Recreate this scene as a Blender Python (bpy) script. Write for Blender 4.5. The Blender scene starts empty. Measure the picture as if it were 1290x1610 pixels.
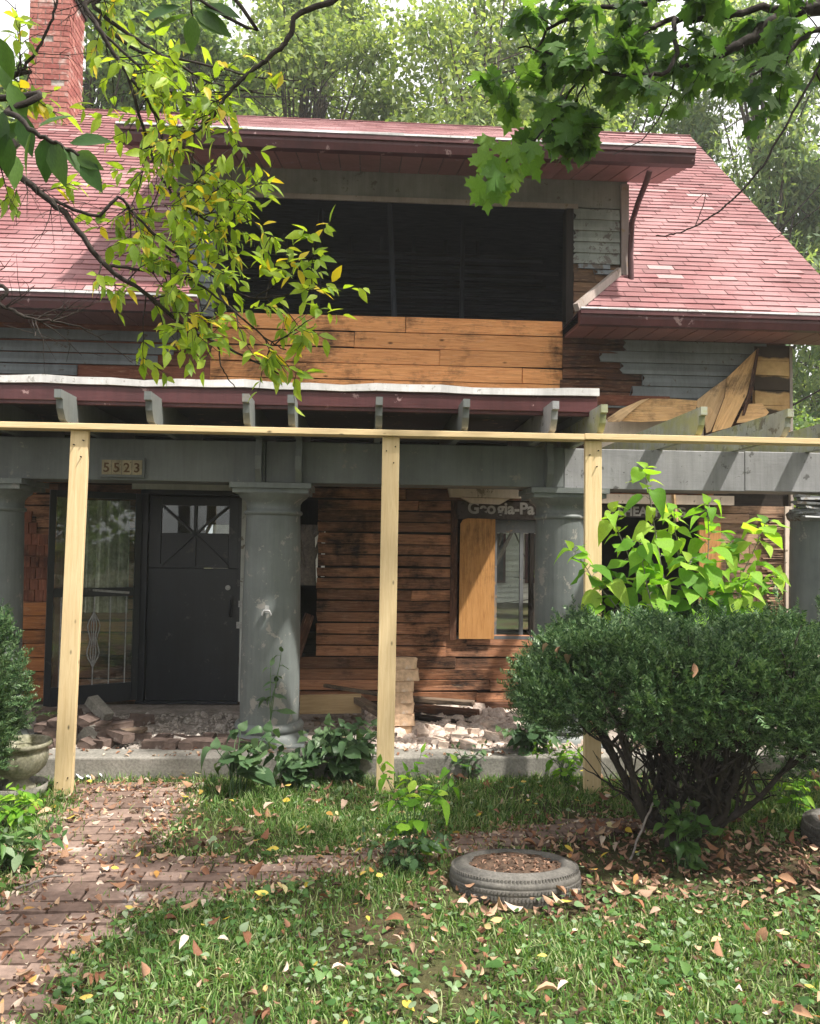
import bpy, math, random
import numpy as np
from mathutils import Vector, Matrix
random.seed(7); RNG = np.random.default_rng(7)
SC = bpy.context.scene; COL = SC.collection
PI = math.pi

# ------------------------------------------------------------------ camera
F = 1250.0; TH = math.radians(3.3); PT = math.atan(55/1250); RO = 0.013
CAM = np.array([0, 0, 1.65])
fw = np.array([math.sin(TH)*math.cos(PT), math.cos(TH)*math.cos(PT), math.sin(PT)])
r0 = np.array([math.cos(TH), -math.sin(TH), 0]); u0 = np.cross(r0, fw)
up = math.cos(RO)*u0 - math.sin(RO)*r0; rt = math.cos(RO)*r0 + math.sin(RO)*u0
cd = bpy.data.cameras.new('camera'); cam = bpy.data.objects.new('camera', cd); COL.objects.link(cam)
cd.sensor_fit = 'HORIZONTAL'; cd.sensor_width = 36; cd.lens = 36*F/1290; cd.clip_end = 2000; cd.clip_start = 0.05
M = Matrix.Identity(4)
for i in range(3):
    M[i][0] = rt[i]; M[i][1] = up[i]; M[i][2] = -fw[i]; M[i][3] = CAM[i]
cam.matrix_world = M; SC.camera = cam

# ------------------------------------------------------------------ light
SUN = Vector((0.50, -0.34, 1.0)).normalized()
sl = bpy.data.lights.new('sun', 'SUN'); sl.energy = 3.1; sl.angle = math.radians(1.5); sl.color = (1, .95, .86)
so = bpy.data.objects.new('sun', sl); COL.objects.link(so); so.rotation_euler = SUN.to_track_quat('Z', 'Y').to_euler()
wd = bpy.data.worlds.new('World'); SC.world = wd; wd.use_nodes = True
wn = wd.node_tree.nodes; bg = wn['Background']; sk = wn.new('ShaderNodeTexSky'); sk.sky_type = 'NISHITA'; sk.sun_disc = False
sk.sun_elevation = math.asin(SUN.z); sk.sun_rotation = math.atan2(SUN.x, SUN.y); sk.dust_density = 8.0; sk.air_density = 1.0; sk.ozone_density = .6
tcw = wn.new('ShaderNodeTexCoord'); nzw = wn.new('ShaderNodeTexNoise'); nzw.inputs['Scale'].default_value = 2.2; nzw.inputs['Detail'].default_value = 5
rpw = wn.new('ShaderNodeValToRGB'); rpw.color_ramp.elements[0].position = .3; rpw.color_ramp.elements[0].color = (.6, .6, .6, 1); rpw.color_ramp.elements[1].position = .6; rpw.color_ramp.elements[1].color = (.92, .92, .92, 1)
mxw = wn.new('ShaderNodeMix'); mxw.data_type = 'RGBA'; mxw.inputs[7].default_value = (4.1, 4.0, 3.92, 1); lw = wd.node_tree.links
lw.new(tcw.outputs['Generated'], nzw.inputs['Vector']); lw.new(nzw.outputs['Fac'], rpw.inputs[0]); lw.new(rpw.outputs[0], mxw.inputs[0]); lw.new(sk.outputs[0], mxw.inputs[6]); lw.new(mxw.outputs[2], bg.inputs[0]); bg.inputs[1].default_value = 0.15
SC.view_settings.view_transform = 'Standard'; SC.view_settings.look = 'None'; SC.view_settings.gamma = 1; SC.view_settings.exposure = 1.45
SC.cycles.max_bounces = 8; SC.cycles.transparent_max_bounces = 8

# ------------------------------------------------------------------ helpers
def ray(px, py): return fw + rt*(px-645)/F + up*(805-py)/F
def W(px, py, Y): d = ray(px, py); return CAM + d*(Y/d[1])           # point seen at a pixel of the photo on the plane y = Y
def G(px, py, Z=0.0): d = ray(px, py); return CAM + d*((Z-1.65)/d[2])  # same on the level z = Z

def tag(o, label=None, cat=None, group=None, kind=None):
    if label: o['label'] = label
    if cat: o['category'] = cat
    if group: o['group'] = group
    if kind: o['kind'] = kind
    return o
def empty(name, loc, label=None, cat=None, group=None, rz=0):
    o = bpy.data.objects.new(name, None); COL.objects.link(o); o.location = loc; o.rotation_euler = (0, 0, rz); o.empty_display_size = .1
    return tag(o, label, cat, group)
def link(name, me, mat, parent=None):
    o = bpy.data.objects.new(name, me); COL.objects.link(o)
    if mat is not None:
        for m in (mat if isinstance(mat, (list, tuple)) else [mat]): me.materials.append(m)
    if parent is not None:
        o.parent = parent; p = parent; off = Vector((0, 0, 0)); 
        bpy_loc = parent_world(parent)
        o.matrix_parent_inverse = bpy_loc.inverted()
    return o
def parent_world(p):
    m = Matrix.LocRotScale(p.location, p.rotation_euler, p.scale)
    if p.parent: m = parent_world(p.parent) @ p.matrix_parent_inverse @ m
    return m

class MB:
    """collects shapes in world coordinates with UVs in metres"""
    def __init__(s): s.v = []; s.f = []; s.uv = []; s.mi = []; s.sm = []
    def face(s, pts, uv=None, mi=0, sm=False):
        b = len(s.v); s.v += [tuple(p) for p in pts]; s.f.append(list(range(b, b+len(pts))))
        if uv is None:
            P = [Vector(p) for p in pts]; n = (P[1]-P[0]).cross(P[2]-P[0])
            n = n.normalized() if n.length > 1e-9 else Vector((0, 0, 1))
            u = Vector((1, 0, 0)) if abs(n.z) > .95 else Vector((0, 0, 1)).cross(n).normalized()
            w = n.cross(u); uv = [(p.dot(u), p.dot(w)) for p in P]
        s.uv += uv; s.mi.append(mi); s.sm.append(sm)
    def box(s, a, b, mat=None, mi=0, off=None, jit=0.0):
        x0, y0, z0 = a; x1, y1, z1 = b; d = [abs(x1-x0), abs(y1-y0), abs(z1-z0)]
        L = d.index(max(d)); ou, ov = (random.random()*9, random.random()*9) if off is None else off
        c = [(x, y, z) for z in (z0, z1) for y in (y0, y1) for x in (x0, x1)]
        if jit: c = [(p[0]+random.uniform(-jit, jit), p[1]+random.uniform(-jit, jit), p[2]+random.uniform(-jit, jit)) for p in c]
        bi = len(s.v)
        cc = [tuple(mat @ Vector(p)) for p in c] if mat is not None else c
        s.v += cc
        for q, ax in (((0, 2, 3, 1), 2), ((4, 5, 7, 6), 2), ((0, 1, 5, 4), 1), ((2, 6, 7, 3), 1), ((0, 4, 6, 2), 0), ((1, 3, 7, 5), 0)):
            s.f.append([bi+k for k in q])
            rem = [k for k in range(3) if k != ax]
            if L in rem: ua = L; va = [k for k in rem if k != L][0]
            else: ua, va = rem
            s.uv += [(c[k][ua]+ou, c[k][va]+ov+ax*.37) for k in q]; s.mi.append(mi); s.sm.append(False)
    def obox(s, p, q, w, h, upv=(0, 0, 1), mi=0, jit=0.0):
        """box along p->q with width w (sideways) and height h"""
        p = Vector(p); q = Vector(q); x = (q-p); L = x.length; x.normalize(); y = Vector(upv).cross(x)
        if y.length < 1e-4: y = Vector((0, 1, 0)).cross(x)
        y.normalize(); z = x.cross(y)
        m = Matrix((x, y, z)).transposed().to_4x4(); m.translation = p
        s.box((0, -w/2, -h/2), (L, w/2, h/2), m, mi, jit=jit)
    def prism(s, poly, axis, a, b, mi=0):
        """extrude 2D poly (ccw) along axis: 'y' -> pts (x,z), 'x' -> pts (y,z), 'z' -> pts(x,y)"""
        def P(p, t): return {'y': (p[0], t, p[1]), 'x': (t, p[0], p[1]), 'z': (p[0], p[1], t)}[axis]
        A = [P(p, a) for p in poly]; B = [P(p, b) for p in poly]
        n = len(poly)
        s.face(A if axis != 'z' else A[::-1], mi=mi); s.face(B[::-1] if axis != 'z' else B, mi=mi)
        for i in range(n):
            j = (i+1) % n; s.face([A[j], A[i], B[i], B[j]] if axis != 'z' else [A[i], A[j], B[j], B[i]], mi=mi)
    def tube(s, pts, rad, n=7, cap=True, mi=0):
        pts = [Vector(p) for p in pts]; N = len(pts); rad = rad if hasattr(rad, '__len__') else [rad]*N
        b = len(s.v); prev = None; Ls = [0]
        for i in range(1, N): Ls.append(Ls[-1]+(pts[i]-pts[i-1]).length)
        for i, p in enumerate(pts):
            t = (pts[min(i+1, N-1)]-pts[max(i-1, 0)]); t = t.normalized() if t.length > 1e-9 else Vector((0, 0, 1))
            if prev is None: u = t.orthogonal().normalized()
            else:
                u = prev - t*prev.dot(t); u = u.normalized() if u.length > 1e-6 else t.orthogonal().normalized()
            prev = u; w = t.cross(u)
            for k in range(n):
                a = 2*PI*k/n; s.v.append(tuple(p+(u*math.cos(a)+w*math.sin(a))*rad[i]))
        for i in range(N-1):
            for k in range(n):
                k2 = (k+1) % n
                s.f.append([b+i*n+k, b+i*n+k2, b+(i+1)*n+k2, b+(i+1)*n+k]); c = 2*PI*rad[0]/n
                s.uv += [(Ls[i], k*c), (Ls[i], (k+1)*c), (Ls[i+1], (k+1)*c), (Ls[i+1], k*c)]; s.mi.append(mi); s.sm.append(True)
        if cap:
            s.face([s.v[b+k] for k in range(n)][::-1], mi=mi); s.face([s.v[b+(N-1)*n+k] for k in range(n)], mi=mi)
    def lathe(s, c, prof, n=40, mi=0, wob=None, sm=True):
        b = len(s.v); m = len(prof)
        for (r, z) in prof:
            for k in range(n):
                a = 2*PI*k/n; rr = r*(1+(wob(a, z) if wob else 0)); s.v.append((c[0]+rr*math.cos(a), c[1]+rr*math.sin(a), c[2]+z))
        L = 0
        for i in range(m-1):
            L2 = L+math.hypot(prof[i+1][0]-prof[i][0], prof[i+1][1]-prof[i][1]); R = max(prof[0][0], .05)
            for k in range(n):
                k2 = (k+1) % n; s.f.append([b+i*n+k, b+i*n+k2, b+(i+1)*n+k2, b+(i+1)*n+k])
                s.uv += [(L, k*2*PI*R/n), (L, (k+1)*2*PI*R/n), (L2, (k+1)*2*PI*R/n), (L2, k*2*PI*R/n)]; s.mi.append(mi); s.sm.append(sm)
            L = L2
    def build(s, name, mat, parent=None, bevel=0, **kw):
        me = bpy.data.meshes.new(name); me.from_pydata(s.v, [], s.f)
        uvl = me.uv_layers.new(name='UVMap'); uvl.data.foreach_set('uv', np.array(s.uv, dtype=np.float32).ravel())
        me.polygons.foreach_set('use_smooth', s.sm)
        o = link(name, me, mat, parent)
        me.polygons.foreach_set('material_index', s.mi); me.update()
        if bevel:
            bv = o.modifiers.new('b', 'BEVEL'); bv.width = bevel; bv.segments = 2; bv.limit_method = 'ANGLE'
        if kw: tag(o, **kw)
        return o

def nrm(a): return a/np.maximum(np.linalg.norm(a, axis=-1, keepdims=True), 1e-9)
def scatter(name, T, pos, ax, nn, sc, mat, parent=None, **kw):
    """one mesh of many copies of template T=(verts, faces); ax = leaf axis, nn = rough normal, sc = scale (N,) or (N,3)"""
    tv, tf = T; tv = np.array(tv, float); pos = np.asarray(pos, float); N = len(pos); K = len(tv)
    x = nrm(np.asarray(ax, float)); z = np.asarray(nn, float); z = nrm(z-x*(z*x).sum(1, keepdims=True)); y = np.cross(z, x)
    sc = np.asarray(sc, float); sc = np.repeat(sc[:, None], 3, 1) if sc.ndim == 1 else sc
    v = pos[:, None, :] + (tv[None, :, 0, None]*sc[:, None, 0:1])*x[:, None] + (tv[None, :, 1, None]*sc[:, None, 1:2])*y[:, None] + (tv[None, :, 2, None]*sc[:, None, 2:3])*z[:, None]
    lens = np.array([len(f) for f in tf]); flat = np.concatenate([np.array(f) for f in tf])
    loops = (flat[None]+np.arange(N)[:, None]*K).ravel(); tot = np.tile(lens, N); st = np.concatenate([[0], np.cumsum(tot)[:-1]])
    me = bpy.data.meshes.new(name); me.vertices.add(N*K); me.vertices.foreach_set('co', v.astype(np.float32).ravel())
    me.loops.add(len(loops)); me.loops.foreach_set('vertex_index', loops.astype(np.int32))
    me.polygons.add(len(tot)); me.polygons.foreach_set('loop_start', st.astype(np.int32)); me.polygons.foreach_set('loop_total', tot.astype(np.int32))
    uvl = me.uv_layers.new(name='UVMap'); tuv = tv[flat][:, :2]
    uvl.data.foreach_set('uv', np.tile(tuv, (N, 1)).astype(np.float32).ravel())
    me.update(calc_edges=True); me.validate()
    o = link(name, me, mat, parent)
    if kw: tag(o, **kw)
    return o
def rv(n, s=1.0): return RNG.normal(size=(n, 3))*s

# leaf templates: axis +x, length 1, normal +z
T_DIA = ([(0, 0, 0), (.45, .28, .05), (1, 0, 0), (.45, -.28, .05)], [(0, 1, 2, 3)])
def folded(prof, fold=.25, droop=.12):
    v = []; 
    for (x, w) in prof: v += [(x, w, fold*w-droop*x*x), (x, 0, -droop*x*x), (x, -w, fold*w-droop*x*x)]
    f = []
    for i in range(len(prof)-1):
        a = 3*i; b = a+3; f += [(a, a+1, b+1, b), (a+1, a+2, b+2, b+1)]
    return v, f
T_OV = folded([(0, .01), (.15, .15), (.38, .25), (.65, .2), (.85, .09), (1, .005)])
T_LAN = folded([(0, .01), (.18, .15), (.42, .225), (.72, .14), (.9, .05), (1, .004)], .3, .18)
T_HEART = folded([(-.1, .18), (.02, .36), (.2, .43), (.45, .36), (.7, .2), (.88, .07), (1, .005)], .18, .22)
T_DRY = folded([(0, .02), (.2, .18), (.5, .26), (.8, .16), (1, .01)], .9, .35)
def maple():
    pr = [(0, 0), (.02, .10), (-.08, .30), (.12, .27), (.14, .46), (.26, .42), (.30, .60), (.42, .46), (.56, .50), (.52, .32), (.60, .17), (.72, .24), (.76, .12), (1.0, 0)]
    v = [(x, y, -.1*(x*x+y*y)+.04*math.sin(9*y)) for x, y in pr]; n = len(pr)
    v += [(x, -y, -.1*(x*x+y*y)+.04*math.sin(9*y)) for x, y in pr[1:-1]]
    c = len(v); v.append((.3, 0, .03)); f = []
    for i in range(n-1): f.append((c, i+1, i))
    low = [0]+list(range(n, n+n-2))+[n-1]
    for i in range(n-1): f.append((c, low[i], low[i+1]))
    return v, f
T_MAP = maple()
def needles(n=12, seed=3, L=.34):
    r = random.Random(seed); v = []; f = []
    for i in range(n):
        t = .08+.9*i/n; s = 1 if i % 2 else -1; a = r.uniform(-.9, .9); l = L*(1-.45*t)*r.uniform(.8, 1.2)
        d = Vector((.62, s*.75*math.cos(a), .75*math.sin(a)+.15)).normalized(); w = Vector((0, 0, 1)).cross(d).normalized()*.034
        p = Vector((t, 0, 0)); b = len(v)
        v += [tuple(p-w), tuple(p+d*l*.5-w*1.2), tuple(p+d*l), tuple(p+d*l*.5+w*1.2), tuple(p+w)]
        f.append((b, b+1, b+2, b+3, b+4))
    b = len(v); v += [(0, .02, 0), (0, -.02, 0), (1, 0, 0)]; f.append((b, b+1, b+2))
    return v, f
T_YEW = needles()
def blade(bend, w=.035):
    v = []
    for t in (0, .35, .7): 
        v += [(t*(1-bend*.25*t), -w*(1-.55*t), -bend*t*t*.5), (t*(1-bend*.25*t), w*(1-.55*t), -bend*t*t*.5)]
    v.append((1-bend*.3, 0, -bend*.55)); return v, [(0, 2, 3, 1), (2, 4, 5, 3), (4, 6, 5)]

# ------------------------------------------------------------------ materials
MATS = {}
class NT:
    def __init__(s, name):
        s.m = bpy.data.materials.new(name); s.m.use_nodes = True; s.t = s.m.node_tree; s.n = s.t.nodes; s.l = s.t.links
        s.b = s.n['Principled BSDF']; s.out = s.n['Material Output']
    def new(s, ty, ins=None, **kw):
        x = s.n.new(ty)
        for k, v in kw.items(): setattr(x, k, v)
        for k, v in (ins or {}).items(): s.set(x.inputs[k], v)
        return x
    def set(s, sock, v):
        if hasattr(v, 'is_linked') or isinstance(v, bpy.types.NodeSocket): s.l.new(v, sock)
        elif isinstance(v, (tuple, list)) and len(v) == 3 and sock.type == 'RGBA': sock.default_value = (*v, 1)
        else: sock.default_value = v
    def uv(s, scale=(1, 1, 1), obj=False):
        tc = s.new('ShaderNodeTexCoord'); mp = s.new('ShaderNodeMapping', {'Vector': tc.outputs['Object' if obj else 'UV'], 'Scale': scale}); return mp.outputs[0]
    def noise(s, vec, scale, detail=4, rough=.55, dist=0): return s.new('ShaderNodeTexNoise', {'Vector': vec, 'Scale': scale, 'Detail': detail, 'Roughness': rough, 'Distortion': dist}).outputs['Fac']
    def ramp(s, fac, stops, interp='LINEAR'):
        r = s.new('ShaderNodeValToRGB', {'Fac': fac}); cr = r.color_ramp; cr.interpolation = interp
        while len(cr.elements) < len(stops): cr.elements.new(.5)
        for e, (p, c) in zip(cr.elements, stops): e.position = p; e.color = (*c, 1) if isinstance(c, tuple) else (c, c, c, 1)
        return r.outputs[0]
    def mix(s, f, a, b, bt='MIX'):
        m = s.new('ShaderNodeMix', data_type='RGBA', blend_type=bt); s.set(m.inputs[0], f); s.set(m.inputs[6], a); s.set(m.inputs[7], b); return m.outputs[2]
    def math(s, op, a, b=0.5):
        m = s.new('ShaderNodeMath', operation=op); s.set(m.inputs[0], a); s.set(m.inputs[1], b); return m.outputs[0]
    def rand(s): return s.new('ShaderNodeNewGeometry').outputs['Random Per Island']
    def bump(s, h, st=.3, d=.01): s.l.new(s.new('ShaderNodeBump', {'Height': h, 'Strength': st, 'Distance': d}).outputs[0], s.b.inputs['Normal'])
    def done(s, col, rough=.8, spec=.3):
        s.set(s.b.inputs['Base Color'], col); s.set(s.b.inputs['Roughness'], rough); s.b.inputs['Specular IOR Level'].default_value = spec; return s.m
def g3(c, k): return tuple(min(1, x*k) for x in c)

def wood(name, c_lo, c_hi, var=.35, char=0.0, char_scale=1.2, grain=1.0, knots=True, kn=(3.2, 7.5, 1), rough=.8, charcol=(.012, .010, .009), weather=0):
    t = NT(name); uv = t.uv((1.6, 26, 1)); obj = t.uv(obj=True)
    g = t.noise(uv, 2.2, 6, .65, .8); g2 = t.noise(t.uv((5, 150, 1)), 3, 3, .6)
    f = t.math('ADD', t.math('MULTIPLY', g, .8), t.math('MULTIPLY', g2, .25))
    col = t.ramp(f, [(.28, c_lo), (.72, c_hi)])
    r = t.rand(); col = t.mix(1, col, t.ramp(r, [(0, 1-var), (1, 1+var*.35)]), 'MULTIPLY')
    if knots:
        vo = t.new('ShaderNodeTexVoronoi', {'Vector': t.uv(kn), 'Scale': 1.0, 'Randomness': 1.0}); k = t.ramp(vo.outputs['Distance'], [(.04, .22), (.11, 1)])
        col = t.mix(1, col, k, 'MULTIPLY')
    if weather:
        w = t.ramp(t.noise(obj, 2.3, 5, .6), [(.45, 0), (.65, 1)]); col = t.mix(t.math('MULTIPLY', w, weather), col, (.16, .15, .14))
    if char:
        n = t.noise(obj, char_scale, 6, .68, .4); n2 = t.noise(t.uv((1.5, 9, 1)), 2.5, 5, .7)
        n3 = t.noise(t.uv((4, 40, 1)), 2.5, 6, .75)
        nn = t.math('ADD', t.math('ADD', t.math('MULTIPLY', n, .6), t.math('MULTIPLY', n2, .25)), t.math('MULTIPLY', n3, .2))
        col = t.mix(t.ramp(nn, [(.56-char*.14, 0), (.70-char*.16, .95)]), col, charcol)
        if knots: col = t.mix(t.ramp(t.noise(t.uv((2.5, 22, 1)), 3.1, 5, .7), [(.56, 0), (.70, .38)]), col, (.58, .40, .26))
    t.bump(f, .5, .004*grain); return t.done(col, rough, .2)

def paint(name, col, flake=0.0, under=(.30, .22, .15), rough=.55, dirt=.35, scale=1.0, moss=0, spec=.35):
    t = NT(name); obj = t.uv(obj=True); n = t.noise(obj, 2.2*scale, 6, .62); n2 = t.noise(t.uv((3, 30, 1)), 2, 4, .6)
    c = t.mix(1, col, t.ramp(n, [(.3, 1-dirt), (.7, 1.12)]), 'MULTIPLY')
    c = t.mix(1, c, t.ramp(t.noise(t.uv((14, 14, .8), True), 1.4, 7, .75), [(.34, 1-dirt*.5), (.6, 1.05)]), 'MULTIPLY')
    r = t.rand(); c = t.mix(1, c, t.ramp(r, [(0, .86), (1, 1.1)]), 'MULTIPLY')
    h = n2
    if flake:
        fl = t.noise(obj, 9*scale, 7, .7, .3); fm = t.noise(obj, 1.1, 3); k = t.math('ADD', fl, t.math('MULTIPLY', fm, .35))
        msk = t.ramp(k, [(.83-flake*.3, 0), (.86-flake*.3, 1)]); c = t.mix(msk, c, under)
    if moss:
        mm = t.ramp(t.noise(obj, 5, 6, .65), [(.42, 0), (.62, 1)]); c = t.mix(t.math('MULTIPLY', mm, moss), c, (.30, .31, .12))
    t.bump(t.math('ADD', n2, t.noise(obj, 30, 4)), .25, .004); return t.done(c, rough, spec)

def leafmat(name, cols, trans=.35, rough=.5, yellow=0.0, spec=.3, tcol=None):
    """per-leaf random colour from a list, thin and translucent"""
    t = NT(name); r = t.rand(); n = len(cols)
    c = t.ramp(r, [((i+.5)/n, cc) for i, cc in enumerate(cols)])
    vein = t.noise(t.uv((3, 12, 1)), 3, 2); c = t.mix(1, c, t.ramp(vein, [(.3, .82), (.7, 1.12)]), 'MULTIPLY')
    if yellow:
        w = t.new('ShaderNodeTexWhiteNoise', noise_dimensions='1D'); t.set(w.inputs['W'], r)
        c = t.mix(t.ramp(w.outputs['Value'], [(1-yellow-.01, 0), (1-yellow, 1)]), c, (.62, .50, .05))
    t.done(c, rough, spec)
    tr = t.new('ShaderNodeBsdfTranslucent'); t.set(tr.inputs['Color'], t.mix(1, c, (1.5, 1.45, .55) if tcol is None else tcol, 'MULTIPLY'))
    ms = t.new('ShaderNodeMixShader', {0: trans, 1: t.b.outputs[0], 2: tr.outputs[0]}); t.l.new(ms.outputs[0], t.out.inputs['Surface']); return t.m

m_plank = wood('orange_sheathing', (.46, .165, .055), (.88, .44, .18), .28, .30, 1.6)
m_log = wood('scorched_planks', (.19, .078, .042), (.58, .275, .145), .6, .44, 1.9, grain=3.0, weather=.15)
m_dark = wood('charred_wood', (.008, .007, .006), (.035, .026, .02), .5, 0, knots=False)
m_brown = wood('brown_boards', (.05, .025, .016), (.19, .085, .05), .5, .45, 1.8)
m_redwood = wood('rust_red_boards', (.10, .035, .022), (.27, .10, .06), .3, .22, 1.5)
m_tan = wood('tan_sheathing', (.50, .30, .14), (.78, .56, .32), .15, .12, 2.0, knots=False)
m_ply = wood('plywood', (.34, .15, .045), (.60, .32, .12), .05, .03, .9, knots=False)
m_lumber = wood('new_lumber', (.60, .43, .22), (.80, .64, .39), .10, 0, kn=(5, 11, 1))
m_scrap = wood('scrap_wood', (.09, .065, .05), (.34, .25, .18), .5, .25, 2.5)
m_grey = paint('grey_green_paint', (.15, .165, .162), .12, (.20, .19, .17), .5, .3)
m_greyb = paint('sunlit_beam_paint', (.29, .295, .305), .14, (.10, .10, .10), .55, .35)  # lighter than the porch beam grey, carrying the sun on the pergola side
m_col = paint('column_paint', (.165, .185, .182), .20, (.26, .25, .23), .5, .3)
m_siding = paint('grey_siding_paint', (.20, .225, .24), .17, (.10, .085, .07), .6, .35)
m_moss = paint('mossy_rafter_paint', (.36, .375, .33), .22, (.14, .13, .10), .7, .4, 1.5, .75)
m_red = paint('dark_red_gutter', (.085, .030, .033), .06, (.3, .2, .2), .4, .35)
m_soff = paint('red_brown_soffit', (.27, .125, .12), .05, (.3, .2, .2), .5, .3)
m_white = paint('white_drip_edge', (.62, .62, .63), .20, (.35, .34, .33), .5, .25, 2)
m_cream = paint('cream_trim', (.62, .52, .43), .1, (.25, .2, .15), .6, .25)
m_tantrim = paint('tan_grey_trim', (.33, .28, .25), .1, (.2, .15, .1), .6, .3)
m_wtrim = paint('pale_grey_trim', (.50, .52, .50), .1, (.2, .18, .15), .5, .3)
m_black = paint('black_door_paint', (.016, .020, .028), .06, (.06, .06, .06), .38, .3, spec=.5)
m_shb = paint('printed_sheathing', (.085, .07, .062), .25, (.04, .03, .026), .85, .4, 2)
m_ink = paint('faded_lettering', (.50, .48, .46), 0, (.12, .10, .09), .9, .35, 3)
m_numc = paint('number_tile', (.33, .28, .18), .35, (.16, .13, .08), .7, .4, 6)
m_numd = paint('number_ink', (.10, .055, .025), .2, (.3, .26, .18), .8, .3, 6)

def glassmat(name, col=(.85, .9, .9), rough=.02, alpha=.55):
    t = NT(name); n = t.noise(t.uv(obj=True), 3, 4)
    gl = t.new('ShaderNodeBsdfGlossy', {'Color': (.9, .92, .92), 'Roughness': rough}); tp = t.new('ShaderNodeBsdfTransparent', {'Color': col})
    fr = t.new('ShaderNodeFresnel', {'IOR': 1.6}); ms = t.new('ShaderNodeMixShader', {0: t.math('ADD', t.math('MULTIPLY', fr.outputs[0], .8), .02), 1: tp.outputs[0], 2: gl.outputs[0]})
    df = t.new('ShaderNodeBsdfDiffuse', {'Color': (.25, .26, .24)}); m2 = t.new('ShaderNodeMixShader', {0: t.ramp(n, [(.4, .02), (.75, .18)]), 1: ms.outputs[0], 2: df.outputs[0]})
    t.l.new(m2.outputs[0], t.out.inputs['Surface']); return t.m
m_glass = glassmat('dusty_glass')

def shinglemat():
    t = NT('red_asphalt_shingle'); r = t.rand(); w = t.new('ShaderNodeTexWhiteNoise', noise_dimensions='1D'); t.set(w.inputs['W'], r)
    c = t.ramp(w.outputs['Value'], [(0, (.15, .06, .062)), (.4, (.225, .09, .094)), (.75, (.19, .07, .072)), (.93, (.29, .15, .15)), (1, (.38, .25, .25))])
    obj = t.uv(obj=True); st = t.noise(obj, .9, 5, .6)
    c = t.mix(t.ramp(st, [(.52, 0), (.72, .55)]), c, (.15, .075, .078)); c = t.mix(t.ramp(t.noise(obj, .55, 5), [(.48, 0), (.7, .45)]), c, (.48, .29, .30)); c = t.mix(t.ramp(t.noise(t.uv((2, 14, 1)), 2, 5, .7), [(.55, 0), (.75, .35)]), c, (.50, .36, .36))
    gr = t.noise(obj, 160, 2); c = t.mix(1, c, t.ramp(gr, [(.3, .75), (.7, 1.2)]), 'MULTIPLY'); t.bump(gr, .5, .003); return t.done(c, .75, .35)
m_shin = shinglemat()
def brickmat(name, lo, hi, white=.0, rough=.9):
    t = NT(name); r = t.rand(); obj = t.uv(obj=True); c = t.mix(r, lo, hi); n = t.noise(obj, 22, 5, .65)
    c = t.mix(1, c, t.ramp(n, [(.3, .65), (.7, 1.2)]), 'MULTIPLY')
    if white: c = t.mix(t.ramp(t.noise(obj, 3.5, 5, .65), [(.62-white*.3, 0), (.75-white*.25, 1)]), c, (.55, .50, .46))
    t.bump(n, .6, .006); return t.done(c, rough, .2)
m_chim = brickmat('chimney_brick', (.27, .085, .075), (.42, .18, .15), .25)
m_paver = brickmat('path_brick', (.155, .105, .085), (.285, .205, .17), .04)
m_brick = brickmat('old_brown_brick', (.06, .045, .038), (.145, .105, .09), .12)
m_wbrick = brickmat('mortar_covered_brick', (.42, .31, .25), (.62, .50, .42), .5)
m_tbrick = brickmat('tan_brick', (.42, .27, .17), (.60, .42, .28), .15)
def roughmat(name, lo, hi, sc=8, rough=.95, fine=60, bst=.6, bd=.01, spec=.2):
    t = NT(name); obj = t.uv(obj=True); n = t.noise(obj, sc, 7, .65); n2 = t.noise(obj, fine, 4); c = t.ramp(n, [(.3, lo), (.7, hi)])
    c = t.mix(1, c, t.ramp(n2, [(.3, .7), (.7, 1.2)]), 'MULTIPLY'); t.bump(t.math('ADD', n, t.math('MULTIPLY', n2, .4)), bst, bd); return t.done(c, rough, spec)
m_mortar = roughmat('mortar', (.28, .24, .21), (.48, .44, .40)); m_conc = roughmat('old_concrete', (.17, .165, .145), (.33, .31, .28), 3)
m_soil = roughmat('dark_soil', (.045, .030, .022), (.13, .085, .06), 9); m_rub = roughmat('plaster_rubble', (.36, .27, .22), (.68, .58, .52), 14)
m_stone = roughmat('mossy_cast_stone', (.14, .14, .08), (.46, .44, .36), 7); m_rubber = roughmat('weathered_rubber', (.065, .062, .058), (.17, .16, .145), 6, .8, 90, .3, .003)
m_bark = roughmat('bark', (.035, .028, .022), (.11, .09, .07), 14, .95, 50, .8, .01); m_barkf = roughmat('dark_branch_bark', (.018, .015, .013), (.06, .05, .045), 20)
m_twig = roughmat('dry_grey_twig', (.14, .12, .11), (.30, .27, .25), 20); m_paper = roughmat('crumpled_paper', (.60, .62, .66), (.82, .84, .88), 12)
m_metal = roughmat('dull_metal', (.25, .25, .25), (.5, .5, .5), 20, .4, 60, .1, .001, .6); m_curt = roughmat('dirty_curtain', (.22, .22, .18), (.75, .70, .58), 3, .9, 30)

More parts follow.
